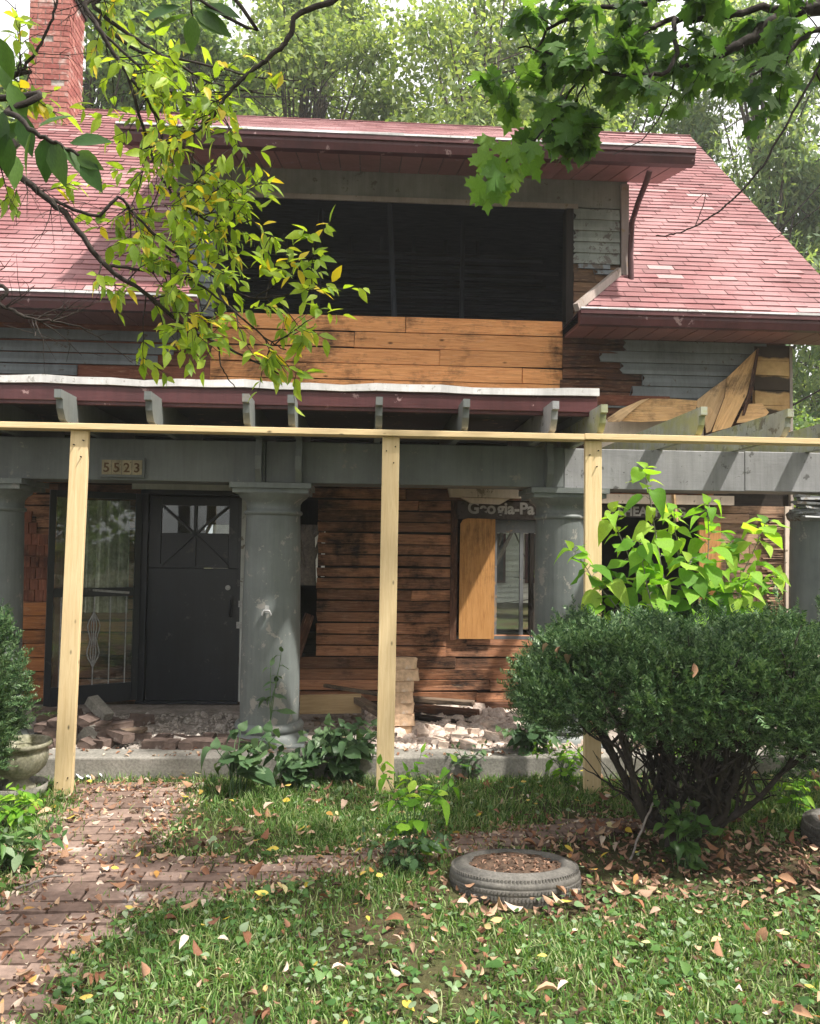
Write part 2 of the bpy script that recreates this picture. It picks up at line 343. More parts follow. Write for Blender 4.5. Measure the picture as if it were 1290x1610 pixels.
def groundmat():
    t = NT('lawn_soil'); obj = t.uv(obj=True); a = t.noise(obj, 1.6, 7, .65); b = t.noise(obj, 30, 5, .7)
    c = t.ramp(a, [(.35, (.075, .05, .033)), (.55, (.07, .075, .03)), (.7, (.06, .09, .03))]); c = t.mix(1, c, t.ramp(b, [(.3, .55), (.7, 1.25)]), 'MULTIPLY')
    t.bump(b, .8, .02); return t.done(c, .95, .15)
m_ground = groundmat()
m_grass = leafmat('grass_blade', [(.06, .13, .028), (.10, .21, .045), (.16, .29, .07), (.33, .38, .19)], .35, .55)
m_cover = leafmat('ground_cover_leaf', [(.05, .12, .03), (.08, .17, .045), (.12, .23, .06), (.22, .30, .18)], .25, .45)
m_litter = leafmat('fallen_leaf', [(.16, .07, .04), (.30, .14, .075), (.42, .25, .15), (.55, .40, .27), (.24, .11, .06), (.62, .52, .42)], .15, .7, tcol=(1, .9, .7))
m_litter2 = leafmat('fallen_yellow_leaf', [(.58, .42, .05), (.62, .52, .12), (.46, .20, .06), (.62, .55, .28)], .2, .6, tcol=(1, .9, .6))
m_brlit = leafmat('brown_litter_leaf', [(.06, .035, .022), (.13, .07, .045), (.22, .12, .075), (.32, .20, .14)], .1, .7, tcol=(1, .9, .7))
m_ylf = leafmat('yellow_green_leaf', [(.18, .30, .035), (.28, .42, .05), (.40, .52, .08), (.24, .36, .04)], .5, .45, .12)
m_dlf = leafmat('dark_green_leaf', [(.04, .10, .025), (.07, .15, .035), (.10, .19, .05)], .45, .4)  # dark green for the near twig leaves and the ivy
m_map = leafmat('maple_leaf', [(.05, .12, .035), (.08, .17, .045), (.12, .23, .06)], .55, .45)
m_lime = leafmat('lime_leaf', [(.11, .26, .03), (.18, .38, .035), (.25, .46, .05), (.36, .52, .08)], .5, .6, spec=.2)
m_poke = leafmat('dull_green_leaf', [(.05, .10, .045), (.08, .15, .065), (.12, .20, .09)], .3, .4)
m_yew = leafmat('yew_needle', [(.028, .068, .027), (.05, .11, .042), (.095, .175, .065), (.16, .25, .12)], .15, .4)
m_bg = [leafmat('hazed_yellow_green_foliage', [(.14, .22, .08), (.21, .29, .12), (.31, .39, .18)], .5, .6),  # background leaf greens paled so the colour carries distance haze
        leafmat('hazed_mid_green_foliage', [(.09, .165, .06), (.15, .235, .085), (.23, .32, .13)], .5, .6),
        leafmat('hazed_blue_green_foliage', [(.14, .22, .12), (.20, .29, .15), (.30, .38, .21)], .5, .6)]

# ================================================================== SETTING
g = MB(); g.face([(-300, -300, 0), (300, -300, 0), (300, 300, 0), (-300, 300, 0)]); g.build('ground', m_ground, kind='structure', label='lawn soil in front of the burnt house', cat='ground')
def inpoly(x, y, P):
    c = False; j = len(P)-1
    for i in range(len(P)):
        if (P[i][1] > y) != (P[j][1] > y) and x < (P[j][0]-P[i][0])*(y-P[i][1])/(P[j][1]-P[i][1])+P[i][0]: c = not c
        j = i
    return c
PATH = [G(a, b)[:2] for a, b in [(120, 1232), (300, 1236), (262, 1310), (240, 1345), (420, 1362), (640, 1322), (960, 1288), (1100, 1300), (1000, 1312), (720, 1345), (560, 1375), (400, 1400), (205, 1445), (110, 1515), (50, 1640), (-120, 1760), (-420, 1700), (-60, 1470), (20, 1400), (60, 1330)]]
def onpath(x, y): return inpoly(x, y, PATH)
pm = MB(); pm.face([(x, y, .004) for x, y in PATH][::-1]); pm.build('path', m_soil, kind='structure', label='bed of the brick garden path', cat='path')
pv = MB()
for i, y in enumerate(np.arange(2.2, 5.75, .108)):
    for x in np.arange(-3.6, 4.2, .212):
        cx = x+(.106 if i % 2 else 0); cy = y+.012*math.sin(x*3)
        if onpath(cx, cy):
            h = .017+random.uniform(-.004, .004); a = random.uniform(-.04, .04)
            m = Matrix.Translation((cx, cy, h)) @ Matrix.Rotation(a, 4, 'Z') @ Matrix.Rotation(random.uniform(-.03, .03), 4, 'X') @ Matrix.Rotation(random.uniform(-.02, .02), 4, 'Y')
            pv.box((-.1, -.048, -.05), (.1, .048, 0), m, jit=.002)
pv.build('brick_path', m_paver, kind='structure', label='worn red brick paving leading to the porch', cat='path')

# ================================================================== HOUSE
house = empty('burnt_house', (0, 7.7, 0), 'fire damaged grey house with red shingle roof, wide dormer and stripped plank walls', 'house')
YW = 7.7
def sub(iv, cuts):
    out = [iv]
    for a, b in cuts:
        nx = []
        for s, e in out:
            if b <= s or a >= e: nx.append((s, e))
            else:
                if a > s: nx.append((s, a))
                if b < e: nx.append((b, e))
        out = nx
    return out
def planks(mb, x0, x1, z0, z1, h, Y, thick=.022, cuts=(), gap=.006, rag=.0, jl=(.9, 2.4), jit=.003, zfun=None):
    z = z0
    while z < z1-.01:
        hh = min(h, z1-z); cz = z+hh/2; cs = [(a, b) for a, b, c, d in cuts if c < cz < d]
        for s, e in sub((x0, x1), cs):
            p = s
            while p < e-.01:
                q = min(e, p+random.uniform(*jl)); q = e if e-q < .25 else q
                o = random.uniform(-.006, .006)
                mb.box((p+.002, Y-thick+o, z+gap/2+random.uniform(0, gap/2)), (q-.002, Y+o, z+hh-gap/2), jit=jit)
                p = q
        z += hh
# first floor front wall: scorched planks with openings
CUTS = [(-2.12, -1.16, 0, 2.18), (-1.08, -.44, .62, 2.10), (.90, 1.95, .77, 2.09), (2.20, 3.30, .5, 2.02)]
DAM = [(-.40, -.22, 1.655, 1.668), (-.40, -.22, 1.50, 1.51)]
w = MB(); planks(w, -4.2, 3.45, .16, 2.62, .108, YW, .030, CUTS, .012, jit=.011)
wl = w.build('wall', m_log, house, label='scorched red brown horizontal plank wall behind the porch')
for k, z in enumerate((1.86, 1.71, 1.56, 1.48, 1.42)):
    pass
# backing of the plank wall, open where the openings are
bk = MB()
def panel_with_holes(mb, x0, x1, z0, z1, y0, y1, holes):
    xs = sorted({x0, x1, *[h[0] for h in holes], *[h[1] for h in holes]}); zs = sorted({z0, z1, *[h[2] for h in holes], *[h[3] for h in holes]})
    xs = [x for x in xs if x0 <= x <= x1]; zs = [z for z in zs if z0 <= z <= z1]
    for i in range(len(xs)-1):
        for j in range(len(zs)-1):
            cx = (xs[i]+xs[i+1])/2; cz = (zs[j]+zs[j+1])/2
            if not any(a < cx < b and c < cz < d for a, b, c, d in holes): mb.box((xs[i], y0, zs[j]), (xs[i+1], y1, zs[j+1]))
panel_with_holes(bk, -4.2, 4.24, .16, 3.7, YW+.012, YW+.05, CUTS+[(-.41, -.2, 1.35, 1.9)])
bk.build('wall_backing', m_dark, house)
# slatted strip beside the hole: narrow gaps through which daylight shows
# far-left patch: rusty imitation-brick sheathing over planks
sh = MB(); 
for r in range(8):
    z = 1.10+r*.105
    for c in range(9):
        x = -3.22+c*.078+(.03 if r % 2 else 0)
        if x < -2.95 and not (z > 1.6 and x > -3.1+.1*math.sin(z*9)): sh.box((x, YW-.05, z), (x+.074, YW-.036-.004*random.random(), z+.1), jit=.004)
sh.build('torn_shingle_panel', m_redwood, house, label='torn rust red shingle panel left of the storm door')
b = MB(); b.box((-2.88, YW-.06, .16), (-2.77, YW-.027, 2.2)); b.build('door_side_post', m_brown, house)
b = MB()
for k in range(7):
    z = .2+k*.128; b.box((-3.3, YW-.085+.012*random.random(), z), (-2.89, YW-.03, z+.118), jit=.006)
b.build('lower_boards', wood('orange_planks_by_door', (.14, .045, .016), (.42, .17, .06), .3, .3, 2.0), house, label='orange plank boards left of the storm door')

# wall above the porch roof
w = MB(); planks(w, -1.5, 1.93, 2.95, 3.90, .158, YW, .028, [], .010, jit=.005)
w.build('upper_wall', m_plank, house, label='bare orange plank wall under the dormer opening')
w = MB(); planks(w, -4.2, -1.5, 2.95, 3.75, .135, YW+.002, .022, [], .006, jit=.003); w.build('upper_left_wall', m_redwood, house)
w = MB(); planks(w, 1.93, 4.20, 2.62, 3.75, .118, YW+.002, .02, [], .006, jit=.003); w.build('upper_right_wall', m_brown, house)
def clap(rows, name, mat, Y=YW-.03, h=.112, label=None):
    mb = MB()
    for (z, x0, x1) in rows:
        # each clapboard: wedge, butt out at the bottom, left/right ends broken
        y = Y-.002; rl = random.uniform(-.015, .015)
        n = 3; zl = [z, z+h*.35, z+h*.7, z+h]
        a = [(x0+random.uniform(-.03, .03), zz) for zz in zl]; c = [(x1, zz) for zz in zl]
        for i in range(n):
            t0 = i/n; t1 = (i+1)/n; yo0 = y-.018*(1-t0); yo1 = y-.018*(1-t1)
            mb.face([(a[i][0], yo0, a[i][1]), (c[i][0], yo0, c[i][1]), (c[i+1][0], yo1, c[i+1][1]), (a[i+1][0], yo1, a[i+1][1])])
        mb.face([(x0, y+.004, z), (x1, y+.004, z), (x1, y-.018, z), (x0, y-.018, z)])
        mb.face([(a[0][0], y+.01, z), (a[0][0], y-.018, z), (a[3][0], y-.001, z+h), (a[3][0], y+.01, z+h)])
        mb.face([(c[0][0], y+.01, z), (c[3][0], y+.01, z+h), (c[3][0], y-.001, z+h), (c[0][0], y-.018, z)])
    return mb.build(name, mat, house, label=label)
clap([(3.62, 2.55, 4.0), (3.505, 2.30, 3.9), (3.39, 2.52, 3.78), (3.275, 2.75, 3.66), (3.16, 2.62, 3.52), (3.05, 2.30, 3.42), (2.935, 2.75, 3.3)], 'siding', m_siding, label='torn blue grey clapboard siding under the right eave')
clap([(3.58, -4.2, -1.75), (3.46, -4.2, -1.85), (3.35, -4.2, -2.0), (3.24, -4.2, -2.75), (3.10, -4.2, -2.0)], 'siding', m_siding, h=.1, label='flaking grey clapboard siding under the left eave')
b = MB(); b.obox((1.95, YW-.05, 3.12), (3.0, YW-.05, 3.12), .02, .10); b.build('loose_board', m_redwood, house, label='short red brown board nailed over the torn siding')
b = MB()
for (z, x0, x1) in ((3.44, 1.93, 2.42), (3.33, 1.93, 2.5), (3.22, 1.9, 2.45), (3.55, 1.93, 2.62)):
    for k in range(3):
        zz = z+k*.03; L = x1+random.uniform(-.25, .05)
        b.face([(x0, YW-.045-.004*k, zz), (L, YW-.035, zz+.012), (L-.1, YW-.045, zz+.028), (x0, YW-.045-.004*k, zz+.03)])
b.build('splintered_edge', m_brown, house)

# right corner: tan sheathing with scorch bands, hanging torn sheets
def t_corner():
    t = NT('scorched_tan_sheathing'); obj = t.uv(obj=True); sep = t.new('ShaderNodeSeparateXYZ', {0: obj}); 
    n = t.noise(obj, 5, 6, .65); w_ = t.new('ShaderNodeTexWave', {'Vector': obj, 'Scale': 1.0, 'Distortion': 3.0, 'Detail': 4}, bands_direction='Z', wave_type='BANDS')
    c = t.ramp(n, [(.3, (.34, .2, .08)), (.7, (.66, .45, .22))]); k = t.math('ADD', t.math('MULTIPLY', w_.outputs['Fac'], .6), t.math('MULTIPLY', n, .5))
    c = t.mix(t.ramp(k, [(.50, 0), (.62, .93)]), c, (.022, .018, .016)); t.bump(n, .4, .006); return t.done(c, .8, .2)
m_corner = t_corner()
m_sheet = wood('torn_tan_sheet', (.46, .25, .10), (.80, .52, .25), .1, .38, 1.6)
b = MB(); b.box((3.86, YW-.026, 2.62), (4.24, YW-.003, 3.72)); 
for k in range(7): b.box((3.87, YW-.05, 2.66+k*.15), (4.22, YW-.027, 2.66+k*.15+.142), jit=.004)
b.build('corner_sheathing', m_corner, house, label='scorched tan sheathing at the right wall corner')
b = MB(); b.box((4.241, YW-.03, .16), (4.27, YW+.1, 3.72)); b.build('corner_board', m_tantrim, house)
def sheet(name, top, bot, bulge, mat, wtop, nseg=14, thick=.006, label=None):
    """curled torn sheet between two edges given as lists of points"""
    mb = MB(); A = [Vector(p) for p in top]; B = [Vector(p) for p in bot]
    def at(L, t): k = t*(len(L)-1); i = min(int(k), len(L)-2); return L[i].lerp(L[i+1], k-i)
    rows = []
    for i in range(nseg+1):
        t = i/nseg; row = []
        for j in range(7):
            s = j/6; p = at(A, t).lerp(at(B, t), s); p.y -= bulge*math.sin(PI*s)+.02*math.sin(t*7+s*3); row.append(p)
        rows.append(row)
    for i in range(nseg):
        for j in range(6):
            a, b_, c, d = rows[i][j], rows[i+1][j], rows[i+1][j+1], rows[i][j+1]
            u = [(i*.1, j*.06), (i*.1+.1, j*.06), (i*.1+.1, j*.06+.06), (i*.1, j*.06+.06)]
            mb.face([a, b_, c, d], uv=u, sm=True)
    o = mb.build(name, mat, house, label=label); sd = o.modifiers.new('s', 'SOLIDIFY'); sd.thickness = thick; 
    bm = o.data; import bmesh
    q = bmesh.new(); q.from_mesh(bm); bmesh.ops.remove_doubles(q, verts=q.verts, dist=.0005); q.to_mesh(bm); q.free()
    return o
def WP(px, py, Y): return tuple(W(px, py, Y))
def WP(px, py, Y): return tuple(W(px, py, Y))
def torn(name, poly, mat, label, turn=0.0, t=.012):
    """flat torn sheet: outline given as seen, each corner at its own distance"""
    P = [Vector(WP(820+a/2.745, 420+c/2.745, Y)) for a, c, Y in poly]; Q = [p+Vector((0, t, 0)) for p in P]; b = MB(); n = len(P); ca, sa = math.cos(turn), math.sin(turn)
    def uv(p): return (p.x*ca+p.z*sa, -p.x*sa+p.z*ca)
    cen = sum(P, Vector())/n
    for k in range(n):
        m = (k+1) % n; b.face([P[m], P[k], cen], uv=[uv(P[m]), uv(P[k]), uv(cen)]); b.face([P[k], P[m], Q[m], Q[k]])
    b.face(Q, uv=[uv(q) for q in Q]); return b.build(name, mat, house, label=label)
torn('hanging_sheet', [(1022, 350, 7.62), (1012, 430, 7.60), (990, 520, 7.56), (950, 600, 7.50), (905, 692, 7.44), (868, 700, 7.42), (825, 712, 7.40), (850, 640, 7.42), (880, 560, 7.48), (888, 478, 7.54)], m_sheet, 'long torn tan sheet hanging diagonally at the right wall corner', 1.05)
torn('hanging_sheet', [(886, 480, 7.58), (876, 560, 7.55), (846, 642, 7.50), (818, 708, 7.48), (800, 716, 7.48), (792, 640, 7.52), (758, 600, 7.56), (762, 572, 7.60), (820, 526, 7.60)], m_tan, 'pale inner layer of the torn sheet beside the long hanging one', 1.1)
torn('peeled_sheet', [(432, 664, 7.50), (470, 626, 7.52), (520, 585, 7.56), (560, 567, 7.60), (660, 568, 7.60), (760, 576, 7.60), (756, 606, 7.54), (742, 640, 7.50), (640, 662, 7.48), (520, 668, 7.48)], m_sheet, 'orange sheet peeled off the wall above the pergola', .02)
torn('peeled_sheet', [(375, 668, 7.44), (372, 652, 7.45), (430, 612, 7.50), (520, 572, 7.56), (556, 566, 7.57), (516, 590, 7.54), (466, 630, 7.48), (426, 668, 7.44)], m_tan, 'narrow pale strip curling along the peeled orange sheet', .6)
torn('peeled_sheet', [(930, 672, 7.48), (955, 620, 7.53), (985, 590, 7.57), (1040, 588, 7.60), (1070, 626, 7.60), (1050, 650, 7.52), (990, 668, 7.48)], m_sheet, 'small peeled orange sheet near the right corner', .1)
torn('wall_splinter', [(1020, 348, 7.60), (1028, 352, 7.60), (1004, 520, 7.52), (965, 640, 7.48), (955, 640, 7.47), (985, 520, 7.53)], m_brown, 'thin dark torn edge along the long hanging sheet', 1.2)
b = MB(); b.box((2.25, YW-.04, 2.52), (3.35, YW-.022, 2.93)); b.build('tan_panel', m_cream, house)

# ---- side, back walls, floors (seen through the openings)
for xa in (4.15, -4.2):
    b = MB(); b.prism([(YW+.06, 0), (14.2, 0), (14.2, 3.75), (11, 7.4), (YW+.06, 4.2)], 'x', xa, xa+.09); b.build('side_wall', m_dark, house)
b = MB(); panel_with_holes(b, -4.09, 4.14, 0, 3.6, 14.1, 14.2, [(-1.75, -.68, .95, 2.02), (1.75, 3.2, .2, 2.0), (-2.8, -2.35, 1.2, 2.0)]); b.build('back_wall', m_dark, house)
b = MB(); b.box((-4.09, YW+.06, .05), (4.14, 14.09, .15)); b.build('floor', m_scrap, house)
b = MB(); b.box((-4.09, YW+.06, 3.0), (4.14, 14.09, 3.1)); b.build('attic_floor', m_dark, house)
b = MB()
for k in range(9):
    x = -1.9+k*.41; b.box((x, 10.0, 3.1), (x+.045, 10.09, 5.6+.0))
for k in range(46): 
    z = 3.12+k*.05; 
    if random.random() < .92: b.box((-1.8, 9.97, z), (2.5+random.uniform(-.5, 0) if k > 22 else 2.5, 9.99, z+.036), jit=.004)
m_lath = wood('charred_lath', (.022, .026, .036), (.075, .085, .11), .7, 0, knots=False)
b.build('lath_wall', m_lath, house, label='charred lath wall inside the attic')
for k, (x, z0_, z1_, lean, Y_) in enumerate([(-.6, 3.15, 5.5, .05, 8.9), (.35, 3.4, 5.5, -.12, 8.7), (1.1, 3.15, 5.55, .03, 9.2)]):
    mb = MB(); mb.obox((x, Y_, z0_), (x+lean, Y_+.1, z1_), .05, .09, (0, 1, 0), jit=.012); mb.build('burnt_stud', m_lath, house)
for k in range(11):
    x = -1.7+k*.41; mb = MB(); mb.obox((x, 7.8, 5.44), (x, 10.8, 5.44+3.0*.617), .045, .14); mb.build('rafter', m_lath, house)

# ---- porch floor
b = MB(); b.box((-4.3, 5.70, -.1), (4.3, 5.95, .16)); b.build('porch_edge', m_conc, house, bevel=.012, label='concrete edge of the porch floor')
b = MB(); b.box((-4.3, 5.95, -.1), (4.3, YW-.03, .14)); b.build('porch_floor', roughmat('porch_mortar_bed', (.16, .135, .115), (.42, .37, .33), 5, .95, 45, .9, .02), house)

# ---- roofs
def shingles(name, quadpoly, ex=.104, tab=.27, mat=m_shin, label=None, lf=.012):
    """quadpoly(v)-> (x0,x1) extents at upslope distance v ; origin+dir define the slope"""
    org, dv, vmax, ext = quadpoly; org = Vector(org); dv = Vector(dv).normalized(); nrm_ = Vector((1, 0, 0)).cross(dv).normalized()
    mb = MB(); v = 0; r = 0
    while v < vmax:
        x0, x1 = ext(v+ex/2); p = x0-((0, .135, .07)[r % 3])-random.uniform(0, .02); 
        x = p
        while x < x1:
            a = max(x, x0); c = min(x+tab, x1)
            if c-a > .01:
                lift = lf*random.uniform(.75, 1.3); v2 = min(v+ex+.01, vmax)
                P = [org+dv*v+Vector((a+.003, 0, 0)), org+dv*v+Vector((c-.003, 0, 0)), org+dv*v2+Vector((c-.003, 0, 0)), org+dv*v2+Vector((a+.003, 0, 0))]
                P = [Vector((q.x, q.y, q.z)) for q in P]
                T = [P[0]+nrm_*lift, P[1]+nrm_*(lift+random.uniform(-.003, .005)*(lf > .01)), P[2]+nrm_*.003, P[3]+nrm_*.003]
                b0 = len(mb.v); mb.v += [tuple(q) for q in (P[0], P[1], T[1], T[0], T[2], T[3])]
                mb.f.append([b0, b0+1, b0+2, b0+3]); mb.f.append([b0+3, b0+2, b0+4, b0+5])
                mb.uv += [(0, 0), (1, 0), (1, .1), (0, .1), (a, v), (c, v), (c, v2), (a, v2)]; mb.mi += [0, 0]; mb.sm += [False, False]
            x += tab
        v += ex; r += 1
    o = mb.build(name, mat, house, label=label)
    return o
EY, EZ = 7.10, 3.83; RY, RZ = 11.0, 7.64
sl = (RZ-EZ)/(RY-EY); L = math.hypot(RY-EY, RZ-EZ); dmain = (0, (RY-EY)/L, (RZ-EZ)/L)
def vx(v): return v*dmain[1]
shingles('roof', ((0, EY, EZ), dmain, L, lambda v: (min(1.93+vx(v)*1.0, 2.58), 4.62)), label='pink red shingle roof slope right of the dormer')
shingles('roof', ((0, EY, EZ), dmain, L, lambda v: (-4.3, max(-1.5-vx(v)*.6, -1.85))), label='faded red shingle roof slope left of the dormer')
DY, DZ = 6.97, 5.28; dl = math.hypot(RY-DY, RZ-DZ); dd = (0, (RY-DY)/dl, (RZ-DZ)/dl)
shingles('dormer_roof', ((0, DY, DZ), dd, dl, lambda v: (-2.2, 2.94)), label='shallow red shingle roof of the dormer', lf=.0045)
# roof decks (solid, below the shingles)
b = MB()
def deck(x0, x1, y0, z0, y1, z1, t=.10, poly=None):
    n = Vector((0, -(z1-z0), (y1-y0))).normalized()
    A = [(y0, z0-.004), (y1, z1-.004), (y1-n.y*0, z1-.004-t), (y0, z0-.004-t)]
    b.prism(A, 'x', x0, x1)
deck(2.585, 4.60, EY+.02, EZ+.02*sl, RY, RZ); b.build('roof_deck', m_dark, house)
b = MB(); deck(-4.28, -1.86, EY+.02, EZ+.02*sl, RY, RZ); b.build('roof_deck', m_dark, house)
b = MB(); deck(-2.18, 2.92, DY+.02, DZ+.012, RY-.01, RZ-.006); b.build('dormer_deck', m_lath, house)
b = MB(); b.prism([(RY, RZ-.004), (14.9, EZ), (14.9, EZ-.1), (RY, RZ-.11)], 'x', -4.28, 4.60); b.build('back_roof', m_shin, house)
b = MB(); b.prism([(RY, RZ-.115), (14.85, EZ-.105), (14.85, EZ-.16), (RY, RZ-.17)], 'x', -4.09, 4.14); b.build('roof_boarding', m_lath, house)
b = MB(); x = -4.3
while x < 4.6:
    b.obox((x, RY, RZ+.001), (min(x+.3, 4.62), RY, RZ+.006), .05, .010); x += .3
b.build('ridge_cap', m_shin, house)
# small eave return left end of right roof (hip face + deck in front of wall)
b = MB()
A_, B_, C_ = Vector((1.93, EY, EZ)), Vector((2.58, 7.75, EZ+.65*sl)), Vector((1.90, 7.70, EZ-.05))
b.face([A_, B_, C_]); b.face([A_+Vector((0, .02, -.01)), Vector((2.6, EY+.02, EZ-.01)), Vector((2.6, 7.75, EZ+.62*sl))])
b.build('eave_return', m_shin, house)
b = MB(); b.obox((1.905, 7.07, 3.855), (2.50, 7.66, 4.42), .05, .07); b.build('step_flashing', m_tantrim, house)
# rake boards
for (xr, nm) in ((4.60, 'rake_board'), (-4.30, 'rake_board')):
    b = MB(); b.prism([(EY, EZ-.01), (RY, RZ-.01), (RY, RZ-.2), (EY, EZ-.2)], 'x', xr, xr+.03); b.build(nm, m_red, house)
# rake soffit
b = MB(); b.prism([(YW-.55, EZ-.12), (RY, RZ-.16), (RY, RZ-.19), (YW-.55, EZ-.15)], 'x', 4.25, 4.6); b.build('rake_soffit', m_soff, house)
# gutters
def gutter(name, x0, x1, Y, ztop, h=.125, d=.11, label=None):
    b = MB(); prof = [(Y+d, ztop), (Y+d, ztop-h), (Y+d*.35, ztop-h), (Y+.02, ztop-h*.55), (Y+.02, ztop-h*.35), (Y, ztop-h*.3), (Y, ztop)]
    b.prism([(y, z) for y, z in prof][::-1], 'x', x0, x1)
    g_ = b.build(name, m_red, house, label=label)
    e = MB(); 
    x = x0
    while x < x1:
        q = min(x+.5, x1); e.box((x, Y-.006+random.uniform(-.002, .002), ztop+.002), (q, Y+.05, ztop+.020+random.uniform(-.003, .003)), jit=.0015); x = q
    e.build('drip_edge', m_white, g_)
    return g_
gutter('gutter', 1.93, 4.62, 7.0, EZ-.005, .13, label='dark red gutter under the right roof slope')
gutter('gutter', -4.3, -1.5, 7.0, EZ-.005, .13, label='dark red gutter under the left roof slope')
gutter('gutter', -2.2, 2.94, 6.86, DZ-.005, .13, label='dark red gutter along the dormer eave')
def soffit(name, x0, x1, y0, z0, y1, z1, pw=.19):
    b = MB(); x = x0
    while x < x1-.01:
        q = min(x+pw, x1); b.prism([(y0, z0), (y1, z1), (y1, z1+.012), (y0, z0+.012)], 'x', x+.006, q-.006); x = q
    b.prism([(y0, z0+.014), (y1, z1+.014), (y1, z1+.03), (y0, z0+.03)], 'x', x0, x1, mi=1)
    return b.build(name, [m_soff, m_red], house)
soffit('soffit', 1.95, 4.6, 7.1, EZ-.12, YW, EZ-.09); soffit('soffit', -4.28, -1.52, 7.1, EZ-.12, YW, EZ-.09)
soffit('soffit', -2.18, 2.92, DY, DZ-.125, YW, DZ+.06)
b = MB(); b.prism([(6.9, DZ-.13), (RY, RZ-.15), (RY, RZ-.02), (6.9, DZ-.01)], 'x', 2.925, 2.945); b.build('dormer_rake', m_red, house)
# dormer front wall pieces
b = MB(); b.box((-1.86, YW-.012, 5.06), (2.585, YW+.03, DZ+.10)); b.build('dormer_header', paint('dormer_header_paint', (.24, .245, .235), .1, (.12, .11, .1)), house, label='grey header panel over the dormer opening')
b = MB(); b.box((-1.5, YW-.035, 5.035), (2.08, YW-.014, 5.085)); b.build('dormer_trim', m_tantrim, house)
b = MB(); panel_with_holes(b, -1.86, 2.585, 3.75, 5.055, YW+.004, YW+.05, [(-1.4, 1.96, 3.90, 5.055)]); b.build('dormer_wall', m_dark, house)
for xa in (1.96, -1.47):
    b = MB(); b.box((xa, YW-.05, 3.86), (xa+.07, YW+.10, 5.03)); b.build('opening_jamb', m_dark, house)
clap([(4.93-.112*k, 2.035, 2.50) for k in range(5)], 'siding', paint('dormer_siding_paint', (.25, .275, .25), .15, (.1, .09, .08)), label='grey clapboards right of the dormer opening')
clap([(4.96-.112*k, -1.84, -1.46) for k in range(11)], 'siding', m_siding, label='grey clapboards left of the dormer opening')
b = MB(); planks(b, 2.035, 2.52, 3.9, 4.5, .10, YW-.01, .022, [], .006, jit=.004, jl=(.2, .4)); b.build('dormer_boards', wood('weathered_brown_boards', (.045, .028, .02), (.24, .14, .08), .6, .35, 3.0), house, label='exposed brown boards right of the dormer opening')
clap([(4.375, 2.25, 2.52), (4.43, 2.10, 2.40)], 'broken_clapboard', m_siding, h=.05, Y=YW-.04)
b = MB(); b.box((2.515, YW-.05, 4.22), (2.59, YW+.03, 5.30)); b.build('corner_board', paint('pinkish_corner_paint', (.33, .27, .25), .1), house)
b = MB(); b.prism([(YW+.03, 4.3), (YW+.03, 5.45), (10.9, 7.5)], 'x', 2.53, 2.58); b.build('dormer_cheek', m_siding, house); b = MB(); b.prism([(YW+.03, 4.3), (YW+.03, 5.45), (10.9, 7.5)], 'x', -1.86, -1.81); b.build('dormer_cheek', m_siding, house)
# downspout
b = MB(); pts = [W(1022, 268, 6.92), W(1017, 285, 6.98), W(1004, 318, 7.3), W(994, 350, 7.58), W(992, 400, 7.6), W(993, 446, 7.6)]
b.tube([tuple(p) for p in pts], .028, 8); b.obox(W(984, 451, 7.56), W(1002, 449, 7.56), .05, .05); b.build('downspout', m_red, house, label='dark red downspout beside the dormer')

# ---- chimney
ch0, ch1 = -4.50, -3.98; cy0, cy1 = 10.45, 10.98; b = MB(); b.box((ch0+.01, cy0+.01, 6.4), (ch1-.01, cy1-.01, 8.93)); core = b.build('chimney', m_mortar, house, label='red brick chimney at the left end of the ridge')
b = MB(); r = 0; z = 6.4
while z < 8.9:
    inset = .0 if z < 8.45 else .0
    for side in range(4):
        Lx = (ch1-ch0) if side % 2 == 0 else (cy1-cy0); x = -.1 if r % 2 else 0
        while x < Lx:
            a = max(0, x)+.005; c = min(Lx, x+.2)-.005; o = random.uniform(0, .006)
            if c-a > .03 and random.random() > .015:
                if side == 0: b.box((ch0+a, cy0-o, z), (ch0+c, cy0+.05, z+.062))
                elif side == 2: b.box((ch0+a, cy1-.05, z), (ch0+c, cy1+o, z+.062))
                elif side == 1: b.box((ch1-.05, cy0+a, z), (ch1+o, cy0+c, z+.062))
                else: b.box((ch0-o, cy0+a, z), (ch0+.05, cy0+c, z+.062))
            x += .205
    z += .074; r += 1
b.build('bricks', m_chim, core)
b = MB(); b.box((ch0-.03, cy0-.03, 8.90), (ch1+.03, cy1+.03, 8.98)); b.build('cap', m_dark, core)

# ---- porch roof
b = MB(); b.prism([(5.64, 2.765), (YW-.03, 3.05), (YW-.03, 2.99), (5.64, 2.715)], 'x', -4.3, 1.60); pr = b.build('porch_roof', m_dark, house, label='low porch roof over the left part of the porch')
b = MB(); b.box((-4.3, 5.592, 2.605), (1.66, 5.635, 2.765)); b.box((-4.3, 5.58, 2.63), (1.66, 5.591, 2.73)); b.build('porch_fascia', m_red, pr, bevel=.004)
b = MB(); x = -4.3
while x < 1.66:
    q = min(x+.23, 1.67); o = .008*math.sin(x*5)+.006*math.sin(x*13); o2 = .008*math.sin(q*5)+.006*math.sin(q*13)
    yb = 5.43; 
    for (za, zb, ya, yb2) in ((2.745, 2.795, 5.565, 5.61),):
        P = [(x, ya, za+o*.5), (q, ya, za+o2*.5), (q, ya, zb+o2), (x, ya, zb+o)]; Q = [(p[0], yb2+.2, p[2]+.012) for p in P]
        b.face(P); b.face([P[3], P[2], Q[2], Q[3]]); b.face([P[1], P[0], Q[0], Q[1]])
    x = q
b.build('roof_edge_membrane', m_white, pr, label='ragged white edge strip along the porch roof')
